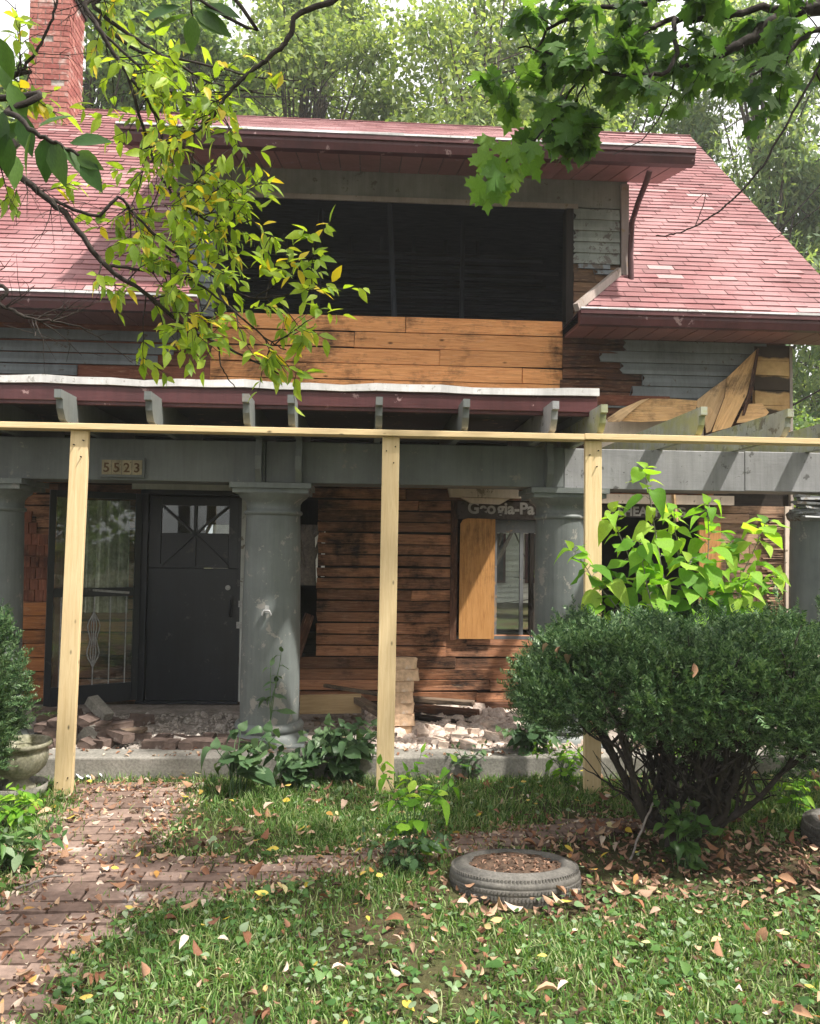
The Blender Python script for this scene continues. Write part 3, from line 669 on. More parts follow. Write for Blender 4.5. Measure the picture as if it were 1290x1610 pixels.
b = MB(); b.box((-4.3, 5.64, 2.67), (1.58, YW-.03, 2.695)); b.build('porch_ceiling', paint('dark_porch_ceiling', (.06, .065, .075), .1), pr)
b = MB(); b.prism([(5.64, 2.61), (5.64, 2.70), (YW-.03, 3.04), (YW-.03, 2.61)], 'x', 1.585, 1.60); b.build('porch_gable_end', m_siding, pr)
# beam
bm_ = []
for i, (xa, xb) in enumerate([(-4.3, -.76), (-.755, 1.55), (1.555, 3.0), (3.005, 4.3)]):
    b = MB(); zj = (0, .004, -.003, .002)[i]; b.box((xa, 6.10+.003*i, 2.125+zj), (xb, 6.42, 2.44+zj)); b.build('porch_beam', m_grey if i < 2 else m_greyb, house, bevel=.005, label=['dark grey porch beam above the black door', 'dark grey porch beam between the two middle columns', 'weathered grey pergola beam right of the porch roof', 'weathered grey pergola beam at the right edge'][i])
# rafter tails
def tail(x, mat, y0=5.30, z0=2.45, z1=2.655, name='rafter_tail', back=YW-.03):
    w_ = .045; pr_ = [(back, z1+.0), (y0, z1), (y0, z1-.055), (y0+.035, z1-.06), (y0+.045, z1-.12), (y0+.09, z0+.02), (y0+.15, z0+.004), (y0+.19, z0+.02), (y0+.20, z0), (back, z0)]
    b = MB(); b.prism(pr_[::-1], 'x', x-w_/2, x+w_/2); return b.build(name, mat, house, bevel=.003)
XT = [-3.85, -3.24, -2.62, -2.02, -1.44, -.80, -.50, .09, .68, 1.29]
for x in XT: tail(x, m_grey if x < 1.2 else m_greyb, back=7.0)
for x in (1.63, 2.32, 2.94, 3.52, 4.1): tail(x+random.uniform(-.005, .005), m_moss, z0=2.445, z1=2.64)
for x in (-.80, -.50, 1.42):                                           # scroll brackets over the columns
    b = MB(); b.prism([(6.02, 2.45), (5.98, 2.32), (5.99, 2.22), (6.04, 2.125), (6.098, 2.125), (6.098, 2.45)][::-1], 'x', x-.024, x+.024); b.build('bracket', m_grey, house, bevel=.003)

# ---- columns
def column(x, cap=True, broken=False, lab=None, staves=True):
    y = 6.28; H = 2.125
    t = lambda a, z: (-.006 if (a*10/PI) % 1 < .05 else 0)
    b = MB(); prof = [(.226, .30), (.228, .6), (.224, 1.1), (.214, 1.7), (.208, 1.93)]
    b.lathe((x, y, 0), prof, 120, wob=t if staves else None); o = b.build('column', m_col, house, label=lab)
    c = MB(); c.lathe((x, y, 0), [(.227, .30), (.25, .295), (.268, .27), (.262, .24), (.245, .232), (.262, .222), (.285, .19), (.292, .155)], 60)
    c.box((x-.29, y-.29, .142), (x+.29, y+.29, .158)); c.build('base', m_col, o)
    if not broken:
        c = MB(); c.lathe((x, y, 0), [(.207, 1.88), (.222, 1.885), (.228, 1.90), (.222, 1.915), (.208, 1.92), (.21, 1.97), (.225, 1.995), (.26, 2.02), (.275, 2.05)], 60)
        c.box((x-.285, y-.24, 2.045), (x+.285, y+.24, 2.08)); c.box((x-.305, y-.26, 2.081), (x+.305, y+.26, 2.122)); c.build('capital', m_col, o)
    else:
        c = MB()
        for k in range(12):
            a = random.uniform(-.25, .25); z = 1.93+k*.015; p = Vector((x-.33+random.uniform(-.02, .1), y-.22+random.uniform(-.06, .1), z)); q = p+Vector((random.uniform(.3, .62), random.uniform(-.05, .1), random.uniform(-.03, .03)))
            c.obox(p, q, .06, .018, jit=.005)
        c.lathe((x, y, 0), [(.21, 1.9), (.23, 1.92), (.24, 1.96), (.2, 2.0)], 40); c.build('capital', paint('splintered_grey_paint', (.24, .25, .26), .4, (.10, .08, .06), scale=2), o, label='splintered capital of the right column')
    return o
column(-2.84, lab='grey round porch column at the left edge'); c1 = column(-.71, lab='grey round porch column beside the black door')
c2 = column(1.585, lab='grey round porch column behind the middle of the yew'); column(3.70, broken=True, lab='grey round porch column with splintered capital at the right')
b = MB(); p = W(420, 963, 6.03); b.box((p[0]-.014, p[1]-.012, p[2]-.0), (p[0]+.014, p[1]+.01, p[2]+.05)); b.tube([(p[0]-.035, p[1]-.02, p[2]-.02), (p[0]-.02, p[1]-.025, p[2]+.015), (p[0]+.02, p[1]-.025, p[2]+.015), (p[0]+.035, p[1]-.02, p[2]-.02)], .008, 6); b.build('cleat', m_metal, c1)

# ---- front door
door = MB(); door.box((-2.04, YW+.0, .17), (-1.20, YW+.045, 1.42)); dx0, dx1 = -1.93, -1.29
door.box((-2.04, YW, 1.421), (dx0, YW+.045, 2.10)); door.box((dx1, YW, 1.421), (-1.20, YW+.045, 2.10)); door.box((dx0+.001, YW, 2.02), (dx1-.001, YW+.045, 2.10)); door.box((dx0+.001, YW+.01, 1.425), (dx1-.001, YW+.045, 1.745))
dr = door.build('front_door', m_black, house, bevel=.004, label='black front door with a crossed window')
b = MB(); cx = (dx0+dx1)/2; cz = 1.745
for (p, q) in [((dx0, 2.02), (cx, cz)), ((dx1, 2.02), (cx, cz)), ((cx, 2.02), (cx, cz)), ((dx0, 1.44), (cx, cz)), ((dx1, 1.44), (cx, cz)), ((cx, 1.44), (cx, cz)), ((dx0, cz), (dx1, cz))]:
    b.obox((p[0], YW-.004, p[1]), (q[0], YW-.004, q[1]), .022, .020)
b.obox((dx0, YW-.004, 1.435), (dx1, YW-.004, 1.435), .02, .02)
b.build('muntin', m_black, dr)
b = MB(); b.box((dx0, YW+.02, cz), (dx1, YW+.026, 2.02)); b.build('pane', m_glass, dr)
b = MB(); b.box((-1.27, YW-.02, .95), (-1.245, YW-.0, 1.16)); b.tube([(-1.257, YW-.02, 1.12), (-1.257, YW-.06, 1.10), (-1.257, YW-.06, .99), (-1.257, YW-.02, .97)], .009, 8); b.build('handle', m_black, dr)
b = MB(); b.tube([(-1.285, YW-.002, 1.24), (-1.285, YW-.03, 1.24)], .024, 14); b.build('lock', m_metal, dr)
b = MB(); b.box((-2.115, YW-.04, .16), (-2.045, YW+.05, 2.12)); b.box((-1.195, YW-.04, .16), (-1.165, YW+.05, 2.12)); b.box((-2.115, YW-.045, 2.121), (-1.165, YW+.05, 2.16)); b.box((-2.115, YW-.06, .15), (-1.165, YW+.05, .168)); b.build('door_frame', m_black, house)
b = MB(); b.box((-2.2, YW-.05, 2.165), (-1.12, YW-.02, 2.26)); b.build('lintel_trim', m_wtrim, house)
b = MB(); b.box((-1.16, YW-.05, .17), (-1.10, YW-.028, .88)); b.box((-1.165, YW-.052, .89), (-1.105, YW-.028, 2.16)); b.box((-1.19, YW-.07, .86), (-1.12, YW-.053, .92), mi=1); b.box((-1.175, YW-.07, 1.06), (-1.14, YW-.053, 1.12), mi=1); b.build('door_casing', [m_wtrim, m_metal], house)
# ---- storm door, swung open
SW, SH = .80, 1.93
stm = Matrix.Translation((-2.10, YW-.06, .19)) @ Matrix.Rotation(math.radians(180+28), 4, 'Z')
def sbox(mb, a, c, mi=0): mb.box(a, c, stm, mi)
b = MB(); t = .03; sbox(b, (0, -t/2, 0), (.055, t/2, SH)); sbox(b, (SW-.055, -t/2, 0), (SW, t/2, SH)); sbox(b, (.056, -t/2, SH-.06), (SW-.056, t/2, SH)); sbox(b, (.056, -t/2, 0), (SW-.056, t/2, .17)); sbox(b, (.056, -t/2, .97), (SW-.056, t/2, 1.05))
st = b.build('storm_door', m_black, house, bevel=.003, label='open glass storm door with black frame')
b = MB(); sbox(b, (.056, -.003, .171), (SW-.056, .003, .969)); b.build('lower_glass', m_glass, st); b = MB(); sbox(b, (.056, -.003, 1.051), (SW-.056, .003, SH-.061)); b.build('upper_glass', m_glass, st)
b = MB()
for k in range(5):
    x = .12+k*.14; b.tube([tuple(stm @ Vector((x, .02, .17))), tuple(stm @ Vector((x, .02, .97)))], .006, 6)
for s in (-1, 1):
    for q in (0, 1):
        pts = []
        for i in range(13):
            a = i/12; pts.append(tuple(stm @ Vector((.40+s*(.055-.03*q)*math.sin(PI*a)*(1+.5*math.sin(3*PI*a)), .02, .33+.5*a))))
        b.tube(pts, .006, 5)
b.build('grille', m_metal, st)
b = MB(); b.obox(tuple(stm @ Vector((.10, .03, 1.0))), tuple(stm @ Vector((.42, .03, 1.03))), .018, .02); b.build('closer_arm', m_metal, st)
# old curtain hanging behind the storm door
b = MB(); n = 46
for i in range(n):
    for j in range(6):
        def cp(i, j): 
            u = i/n; v = j/6; return (-2.74+u*.54, YW-.075+.022*math.sin(u*34+.8*v)+.01*math.sin(u*81), 1.0+v*1.05)
        b.face([cp(i, j), cp(i+1, j), cp(i+1, j+1), cp(i, j+1)], sm=True)
b.build('curtain', m_curt, house, label='dirty pale curtain behind the storm door glass')

# ---- window group between the middle columns
wg = MB(); wg.box((.84, YW-.05, .76), (.905, YW-.026, 2.10)); wg.build('window_casing', m_brown, house)
b = MB(); b.box((.90, YW-.05, 1.93), (1.95, YW-.03, 2.10)); sb = b.build('sheathing_board', m_shb, house, label='dark sheathing board with faded Georgia-Pa lettering')
b = MB(); b.box((.90, YW-.03, .77), (1.95, YW+.05, .80)); b.box((1.27, YW, 1.80), (1.95, YW+.04, 1.925)); b.box((1.27, YW, .80), (1.30, YW+.04, 1.80)); b.box((1.525, YW, .80), (1.56, YW+.04, 1.80)); b.box((1.62, YW-.02, .80), (1.66, YW+.05, 1.80), mi=1); b.box((1.90, YW, .80), (1.95, YW+.04, 1.80))
wf = b.build('window', [paint('grey_window_frame', (.16, .17, .18), .1), m_dark], house, label='open window with grey frame beside the plywood')
b = MB(); b.box((1.301, YW+.018, .80), (1.524, YW+.022, 1.80)); b.build('pane', m_glass, wf)
b = MB(); pl = [(.925, .775), (1.265, .775), (1.27, 1.93), (1.0, 1.935), (.955, 1.92), (.93, 1.88)]; b.prism(pl[::-1], 'y', YW-.068, YW-.052); b.uv = [(q[1], q[0]) for q in b.uv]; b.build('plywood_board', m_ply, house, label='upright orange plywood board over half the window')
b = MB(); b.prism([(.80, 2.215), (1.47, 2.215), (1.50, 2.13), (.82, 2.135)][::-1], 'y', YW-.18, YW-.06); b.prism([(.93, 2.128), (1.40, 2.128), (1.30, 2.07), (1.02, 2.08)][::-1], 'y', YW-.15, YW-.06); b.build('broken_cornice', m_cream, house, label='pale broken cornice piece above the window')
# ---- right opening
b = MB(); b.box((2.15, YW-.12, 2.10), (3.62, YW-.03, 2.19)); b.build('right_lintel', m_cream, house, label='pale lintel board above the right opening')
b = MB(); b.box((2.15, YW-.05, 1.97), (3.45, YW-.03, 2.095)); b.build('sheathing_board', m_shb, house, label='dark sheathing board with faded SHEATHING lettering')
b = MB(); b.box((3.30, YW-.045, .77), (3.52, YW-.027, 1.93)); b.build('plywood_board', m_ply, house, label='orange plywood strip right of the dark opening')
b = MB(); b.obox((3.0, YW-.14, 2.19), (3.03, YW-.14, 1.93), .07, .02, (1, 0, 0)); b.build('dangling_splinter', m_tan, house)
b = MB(); planks(b, 3.44, 4.2, .16, 2.1, .098, YW-.012, .02, [], .006, jit=.006, jl=(.3, .8))
for k in range(46):
    z = .9+k*.024; b.box((3.98+random.uniform(-.06, .05), YW-.06-random.uniform(0, .02), z), (4.14, YW-.036, z+.016), jit=.005)
b.build('lath_edge_wall', wood('torn_lath', (.16, .09, .055), (.46, .30, .20), .5, .25, 3), house, label='torn lath and boards at the right wall end')
b = MB(); b.box((4.15, YW-.09, .7), (4.22, YW-.062, 2.1)); b.build('corner_trim', m_cream, house)
# small jut of tan boards in front of the hole
# ---- lettering
def letters(txt, loc, size, mat, parent, bold=.0, name='lettering', depth=.0015, sx=1.0):
    cu = bpy.data.curves.new(name, 'FONT'); cu.body = txt; cu.size = size; cu.offset = bold; cu.extrude = depth; o = bpy.data.objects.new('tmp', cu); COL.objects.link(o)
    dg = bpy.context.evaluated_depsgraph_get(); me = bpy.data.meshes.new_from_object(o.evaluated_get(dg)); bpy.data.objects.remove(o)
    me.transform(Matrix.Translation(loc) @ Matrix.Rotation(PI/2, 4, 'X') @ Matrix.Diagonal((sx, 1, 1, 1))); me.name = name
    me.materials.clear(); return link(name, me, mat, parent)
letters('Geo', (1.0, YW-.054, 1.985), .155, m_ink, sb, .005); letters('gia-Pa', (1.29, YW-.056, 1.985), .155, m_ink, sb, .005)
letters('SHEATHING', (2.48, YW-.054, 1.985), .125, m_ink, house, .004)
p = W(193, 735, 6.09); b = MB(); b.box((p[0]-.165, 6.075, p[2]-.072), (p[0]+.165, 6.096, p[2]+.072)); npl = b.build('house_number', m_grey, house, label='small worn house number plate above the door')
b = MB()
for k in range(4): b.box((p[0]-.148+k*.075, 6.068, p[2]-.055), (p[0]-.148+k*.075+.071, 6.0745, p[2]+.055), jit=.001)
b.build('tile', m_numc, npl)
for k, ch in enumerate('5523'): letters(ch, (p[0]-.138+k*.075, 6.066, p[2]-.036), .098, m_numd, npl, .0015, 'digit')

# ================================================================== TEMPORARY LUMBER FRAME
fr = empty('lumber_frame', (0, 5.4, 0), 'new yellow lumber frame of three posts and a header propping the porch roof', 'temporary frame')
for (xt, xb, lab) in ((-1.90, -1.93, 'left lumber post standing on the brick path'), (.175, .165, 'middle lumber post standing in the grass'), (1.575, 1.57, 'right lumber post behind the yew')):
    b = MB(); b.obox((xb, 5.38, -.02), (xt, 5.40, 2.398), .04, .135, (0, 1, 0) if False else (1, 0, 0)); 
    b = MB(); b.obox((xb, 5.38, -.02), (xt, 5.40, 2.398), .038, .117, (1, 0, 0))
    for (dx, dz) in ((-.03, 2.30), (.03, 2.33), (.02, 2.22), (-.035, .09), (.03, .12), (.0, .05)): b.box((xb+(xt-xb)*dz/2.4+dx-.004, 5.355, dz-.004), (xb+(xt-xb)*dz/2.4+dx+.004, 5.385, dz+.004), mi=1)
    b.build('post', [m_lumber, m_dark], fr, bevel=.004, label=lab)
for (xa, xb, zj) in ((-3.2, 1.50, 0), (1.503, 4.2, .004)):
    b = MB(); b.box((xa, 5.34, 2.40+zj), (xb, 5.47, 2.440+zj)); b.build('header_board', m_lumber, fr, bevel=.003)

# ================================================================== BRICKS, RUBBLE, PLANKS
def brickmesh(seed, L=.2, Wd=.095, H=.06):
    r = random.Random(seed); import bmesh
    bm = bmesh.new(); bmesh.ops.create_cube(bm, size=1)
    for v in bm.verts: v.co = Vector((v.co.x*L, v.co.y*Wd, v.co.z*H+H/2)) + Vector((r.uniform(-.008, .008), r.uniform(-.006, .006), r.uniform(-.003, .003)))
    bmesh.ops.bevel(bm, geom=bm.edges[:], offset=.006, segments=1); bmesh.ops.subdivide_edges(bm, edges=bm.edges[:], cuts=1)
    for v in bm.verts: v.co += Vector((r.uniform(-.005, .005), r.uniform(-.004, .004), r.uniform(-.003, .003)))
    me = bpy.data.meshes.new('brick'); bm.to_mesh(me); bm.free(); return me
ORD = 'first second third fourth fifth sixth seventh eighth ninth tenth eleventh twelfth thirteenth fourteenth fifteenth sixteenth seventeenth eighteenth nineteenth twentieth'.split()
ORD += ['twenty-'+o for o in ORD[:9]]+['thirtieth']+['thirty-'+o for o in ORD[:9]]
def lay(name, mes, mat, spots, label, cat, group):
    spots = sorted(spots, key=lambda q: q[0]/q[1]); base_label = label
    for i, (x, y, z, rz, rx, ry) in enumerate(spots):
        me = mes[i % len(mes)]
        if not me.materials: me.materials.append(mat)
        o = bpy.data.objects.new(name, me); COL.objects.link(o); o.location = (x, y, z); o.rotation_euler = (rx, ry, rz)
        pose = 'tilted' if abs(rx) > .15 or abs(ry) > .18 else ('raised' if z > .18 else 'flat'); tag(o, base_label.replace('#', pose).replace('@', ORD[i]), cat, group)
U = random.uniform
# dark brown bricks, left pile
spots = []
for i in range(34):
    px = U(70, 232); py = 1178-(U(0, 1)**.8)*48; p = G(px, py, .16); z = .142+(.055 if (i % 3 == 0 and px < 190) else 0)+(.05 if i % 7 == 0 and px < 170 else 0)
    spots.append((p[0], max(5.99, p[1]), z, U(-.7, .7) if i % 4 else U(1, 2), U(-.12, .12) if i % 5 else U(.4, .8), U(-.15, .15)))
lay('brick', [brickmesh(k) for k in range(5)], m_brick, spots, '# dark brown brick, @ from the left in the heap before the storm door', 'brick', 'dark bricks heaped on the left of the porch')
spots = []
for i in range(13):
    spots.append((-1.50+i % 7*.115, 6.02+.11*(i//7)+U(-.02, .02), .145, PI/2+U(-.08, .08) if i % 3 else U(-.1, .1), 0, U(-.04, .04)))
lay('brick', [brickmesh(k+9, .2, .095) for k in range(3)], m_brick, spots, 'brown brick still set in the porch edge, @ from the left before the door', 'brick', 'brown bricks left in the porch floor')
# pale bricks, right heap
spots = []
for (px, py) in [(708, 1143), (725, 1150), (745, 1148), (690, 1165), (717, 1160), (735, 1167), (752, 1160), (772, 1155), (665, 1150), (680, 1140), (700, 1175), (770, 1138), (790, 1150)]:
    p = G(px, py+8, .16); spots.append((p[0], max(p[1], 5.98), .145+U(0, .03), U(-.6, .6) if len(spots) % 2 else PI/2+U(-.3, .3), U(-.2, .2), U(-.25, .25)))
lay('brick', [brickmesh(k+20, .13-.012*k, .08, .05) for k in range(5)], m_wbrick, spots, '# pale mortar covered brick, @ from the left in the sunlit rubble', 'brick', 'pale bricks in the sunlit rubble')
# chips of mortar and plaster: uncountable
def chips(n, xs, ys, z, size, seed):
    r = np.random.default_rng(seed); x = r.uniform(*xs, n); y = r.uniform(*ys, n)
    pos = np.stack([x, y, z+r.uniform(0, .012, n)], 1); T = ([(-.5, -.4, 0), (.5, -.5, 0), (.45, .4, 0), (-.4, .5, 0), (-.35, -.3, .45), (.3, -.35, .5), (.3, .3, .4), (-.3, .35, .35)], [(0, 1, 5, 4), (1, 2, 6, 5), (2, 3, 7, 6), (3, 0, 4, 7), (4, 5, 6, 7)])
    return T, pos, r.normal(size=(n, 3))*[1, 1, .25], np.tile([0, 0, 1.], (n, 1))+r.normal(size=(n, 3))*.35, np.exp(r.normal(size=n)*.6)*size
T, a, b_, c_, d_ = chips(6500, (.05, 1.75), (5.97, 7.4), .138, .024, 5); scatter('plaster_rubble', T, a, b_, c_, d_, m_rub, kind='stuff', label='crumbled pale plaster and mortar on the porch right of the middle post', cat='rubble')
T, a, b_, c_, d_ = chips(1800, (-2.7, -.9), (5.97, 7.2), .138, .015, 6); scatter('mortar_rubble', T, a, b_, c_, d_, m_mortar, kind='stuff', label='crumbled grey mortar between the dark bricks on the porch', cat='rubble')
T, a, b_, c_, d_ = chips(900, (-.45, 4), (6.0, 7.6), .138, .02, 8); scatter('wood_chips', T, a, b_, c_, d_, m_scrap, kind='stuff', label='splinters and dirt over the porch floor by the wall', cat='debris')
# tan bricks stacked behind the middle post
bp = W(632, 1140, 6.35); z = .15; me = [brickmesh(k+40, .19, .09, .085) for k in range(4)]
sx = .22*1.0
for k in range(12):
    x0_ = W(637, 1100, 6.4)[0]; w_ = (k % 2)*.012
    if z > .74: break
    o = bpy.data.objects.new('brick', me[k % 4]); COL.objects.link(o); 
    if not me[k % 4].materials: me[k % 4].materials.append(m_tbrick)
    o.location = (x0_+(-.03 if k < 5 else .0)+U(-.01, .01), 6.4+U(-.01, .01), z); o.rotation_euler = (0, 0, U(-.1, .1)); z += .088
    tag(o, ['bottom', 'second', 'third', 'fourth', 'fifth', 'sixth', 'top'][min(k, 6)]+' tan brick in the narrow stack behind the middle lumber post', 'brick', 'tan bricks of the stack')
# planks and beams on the porch
def plank(p, q, w_, h_, mat, label, name='plank', cat='plank'):
    p = Vector(p); q = Vector(q); c = (p+q)/2; b = MB(); b.obox(p-c, q-c, w_, h_, jit=.003); me_o = b.build(name, mat, None, bevel=.003); me_o.location = c; tag(me_o, label, cat)
def PG(px, py, Y): return W(px, py, Y)
plank(W(472, 1108, 6.9), W(568, 1106, 6.9), .04, .16, wood('pale_plank', (.36, .24, .12), (.58, .42, .24), .1, 0), 'pale wide plank set on edge between the round column and the middle post')
plank(W(560, 1098, 6.95), W(600, 1122, 6.5), .09, .05, m_scrap, 'short brown beam leaning down behind the middle lumber post')
plank(W(640, 1098, 7.45), W(745, 1106, 7.2), .10, .035, m_scrap, 'grey brown board lying against the plank wall, upper of the fallen boards')
plank(W(640, 1112, 7.2), W(752, 1122, 7.0), .14, .05, m_brown, 'thick rust brown beam lying over the sunlit rubble')
plank(W(648, 1126, 6.9), W(742, 1140, 6.75), .10, .03, m_dark, 'charred black board in the rubble below the rust brown beam')
plank(W(742, 1112, 7.35), W(840, 1112, 7.4), .07, .08, m_brown, 'dark brown board at the foot of the wall beside the yew')
plank(W(510, 1078, 7.5), W(625, 1096, 7.3), .06, .03, m_scrap, 'thin grey board leaning low on the wall left of the middle post')
plank(W(140, 1152, 6.35), W(228, 1148, 6.3), .12, .025, m_scrap, 'weathered grey board across the dark bricks', )
plank(W(143, 1100, 6.6), W(170, 1128, 6.5), .10, .07, m_conc, 'broken concrete block tilted on the dark bricks', 'concrete_block', 'block')
plank(W(135, 1148, 6.2), W(162, 1180, 6.15), .13, .09, m_conc, 'tilted grey concrete lump right of the left lumber post', 'concrete_block', 'block')
plank(W(78, 1150, 6.25), W(100, 1180, 6.2), .12, .05, m_wbrick, 'pale broken slab left of the left lumber post', 'concrete_block', 'block')
plank(W(66, 1128, 6.8), W(105, 1134, 6.7), .12, .06, m_scrap, 'grey block of wood behind the left lumber post', 'wood_block', 'block')
plank((-.75, 7.45, .16), (-.5, 7.6, 1.0), .03, .09, m_brown, 'brown board leaning inside the wall hole beside the column')
# paper scrap
b = MB(); p = G(139, 1226)
for i in range(8):
    for j in range(4):
        f = lambda i, j: (p[0]-.07+i*.022, p[1]+.03-j*.02, .03+.02*math.sin(i*1.7+j*2.1)+.01*math.cos(j*3+i))
        b.face([f(i, j), f(i, j+1), f(i+1, j+1), f(i+1, j)])
b.build('paper_scrap', m_paper, None, label='crumpled white paper scrap at the foot of the left lumber post', cat='paper')

# ================================================================== URN, SAUCER, TYRES
up_ = W(30, 1235, 5.36); ux, uy = up_[0], 5.36
b = MB(); b.lathe((ux, uy, 0), [(0, .01), (.145, .01), (.165, .03), (.175, .085), (.168, .088), (.155, .045), (0, .04)], 48); b.build('saucer', roughmat('grey_saucer', (.22, .21, .18), (.48, .46, .42), 9), None, label='round grey saucer under the mossy urn', cat='saucer')
b = MB(); lobes = lambda a, z: (.045*abs(math.sin(a*7)) if .13 < z < .25 else 0)
b.lathe((ux+.0, uy, .046), [(0, 0), (.10, 0), (.10, .02), (.07, .04), (.055, .065), (.075, .085), (.12, .11), (.15, .15), (.165, .20), (.165, .245), (.158, .26), (.165, .27), (.19, .285), (.195, .30), (.185, .312), (.17, .30), (.15, .22), (0, .2)], 84, wob=lobes)
b.build('urn', m_stone, None, label='mossy fluted stone urn beside the left yew', cat='urn')
def tyre(c, R, r_, H, label, dy=1.0, grass=True):
    root = empty('tyre_planter', (c[0], c[1], 0), label, 'tyre')
    b = MB(); n = 120
    prof = [(R*.66, H*.55), (R*.70, H*.85), (R*.75, H*.97), (R*.80, H*1.0), (R*.84, H*.985), (R*.845, H*.965), (R*.90, H*.93), (R*.905, H*.90), (R*.955, H*.82), (R*.98, H*.70), (R*.995, H*.66), (R*1.0, H*.52), (R*.992, H*.50), (R*1.0, H*.48), (R*1.0, H*.30), (R*.99, H*.28), (R*.995, H*.26), (R*.985, H*.08), (R*.95, -.02)]
    b.lathe((c[0], c[1], 0), prof, n, wob=lambda a, z: (.010*math.sin(a*2+1)))
    t_ = b
    for k in range(110):
        a = 2*PI*k/110; 
        for (zz, hh, rr) in ((H*.78, .016, .965), (H*.40, .014, .998), (H*.18, .018, .99)):
            aa = a+(.02 if zz < H*.7 else 0); rr = R*rr*(1+.010*math.sin(a*2+1)); m = Matrix.Translation((c[0]+rr*math.cos(aa), c[1]+rr*math.sin(aa), zz)) @ Matrix.Rotation(aa, 4, 'Z'); t_.box((-.006, -.0045, -hh/2), (.004, .0045, hh/2), m)
    t_.build('tyre', m_rubber, root)
    s_ = MB(); rings = 10
    for i in range(rings):
        for k in range(40):
            def q(i, k): a = 2*PI*k/40; rr = R*.74*i/rings; return (c[0]+rr*math.cos(a), c[1]+rr*math.sin(a), H*.80+.035*(1-(i/rings)**2)+.012*math.sin(i*5+k*1.3)*(i/rings))
            s_.face([q(i, k), q(i+1, k), q(i+1, k+1), q(i, k+1)] if i else [q(0, 0), q(1, k), q(1, k+1)], sm=True)
    s_.build('soil', m_soil, root)
    return root
t1_ = tyre((.775, 3.98), .32, .1, .125, 'weathered grey black tyre filled with soil lying in the lawn'); t1_.rotation_euler = (math.radians(-8.5), 0, 0); t1_.location.z = -.028
tyre((2.86, 4.45), .31, .1, .12, 'half hidden black tyre under the right side of the yew')

# ================================================================== PLANTS
def frame_rand(n, zb=.0): 
    v = rv(n); v[:, 2] += zb; return v
def polyline(pts, n=6, wob=.0, rnd=random):
    P = [Vector(p) for p in pts]; out = []
    for i in range(len(P)-1):
        p0 = P[max(i-1, 0)]; p1 = P[i]; p2 = P[i+1]; p3 = P[min(i+2, len(P)-1)]
        for k in range(n):
            t = k/n; q = .5*((2*p1)+(-p0+p2)*t+(2*p0-5*p1+4*p2-p3)*t*t+(-p0+3*p1-3*p2+p3)*t*t*t)
            out.append(q+Vector((rnd.uniform(-wob, wob), rnd.uniform(-wob, wob), rnd.uniform(-wob, wob))))
    out.append(P[-1]); return out
def taper(n, a, b_): return [a+(b_-a)*i/(n-1) for i in range(n)]

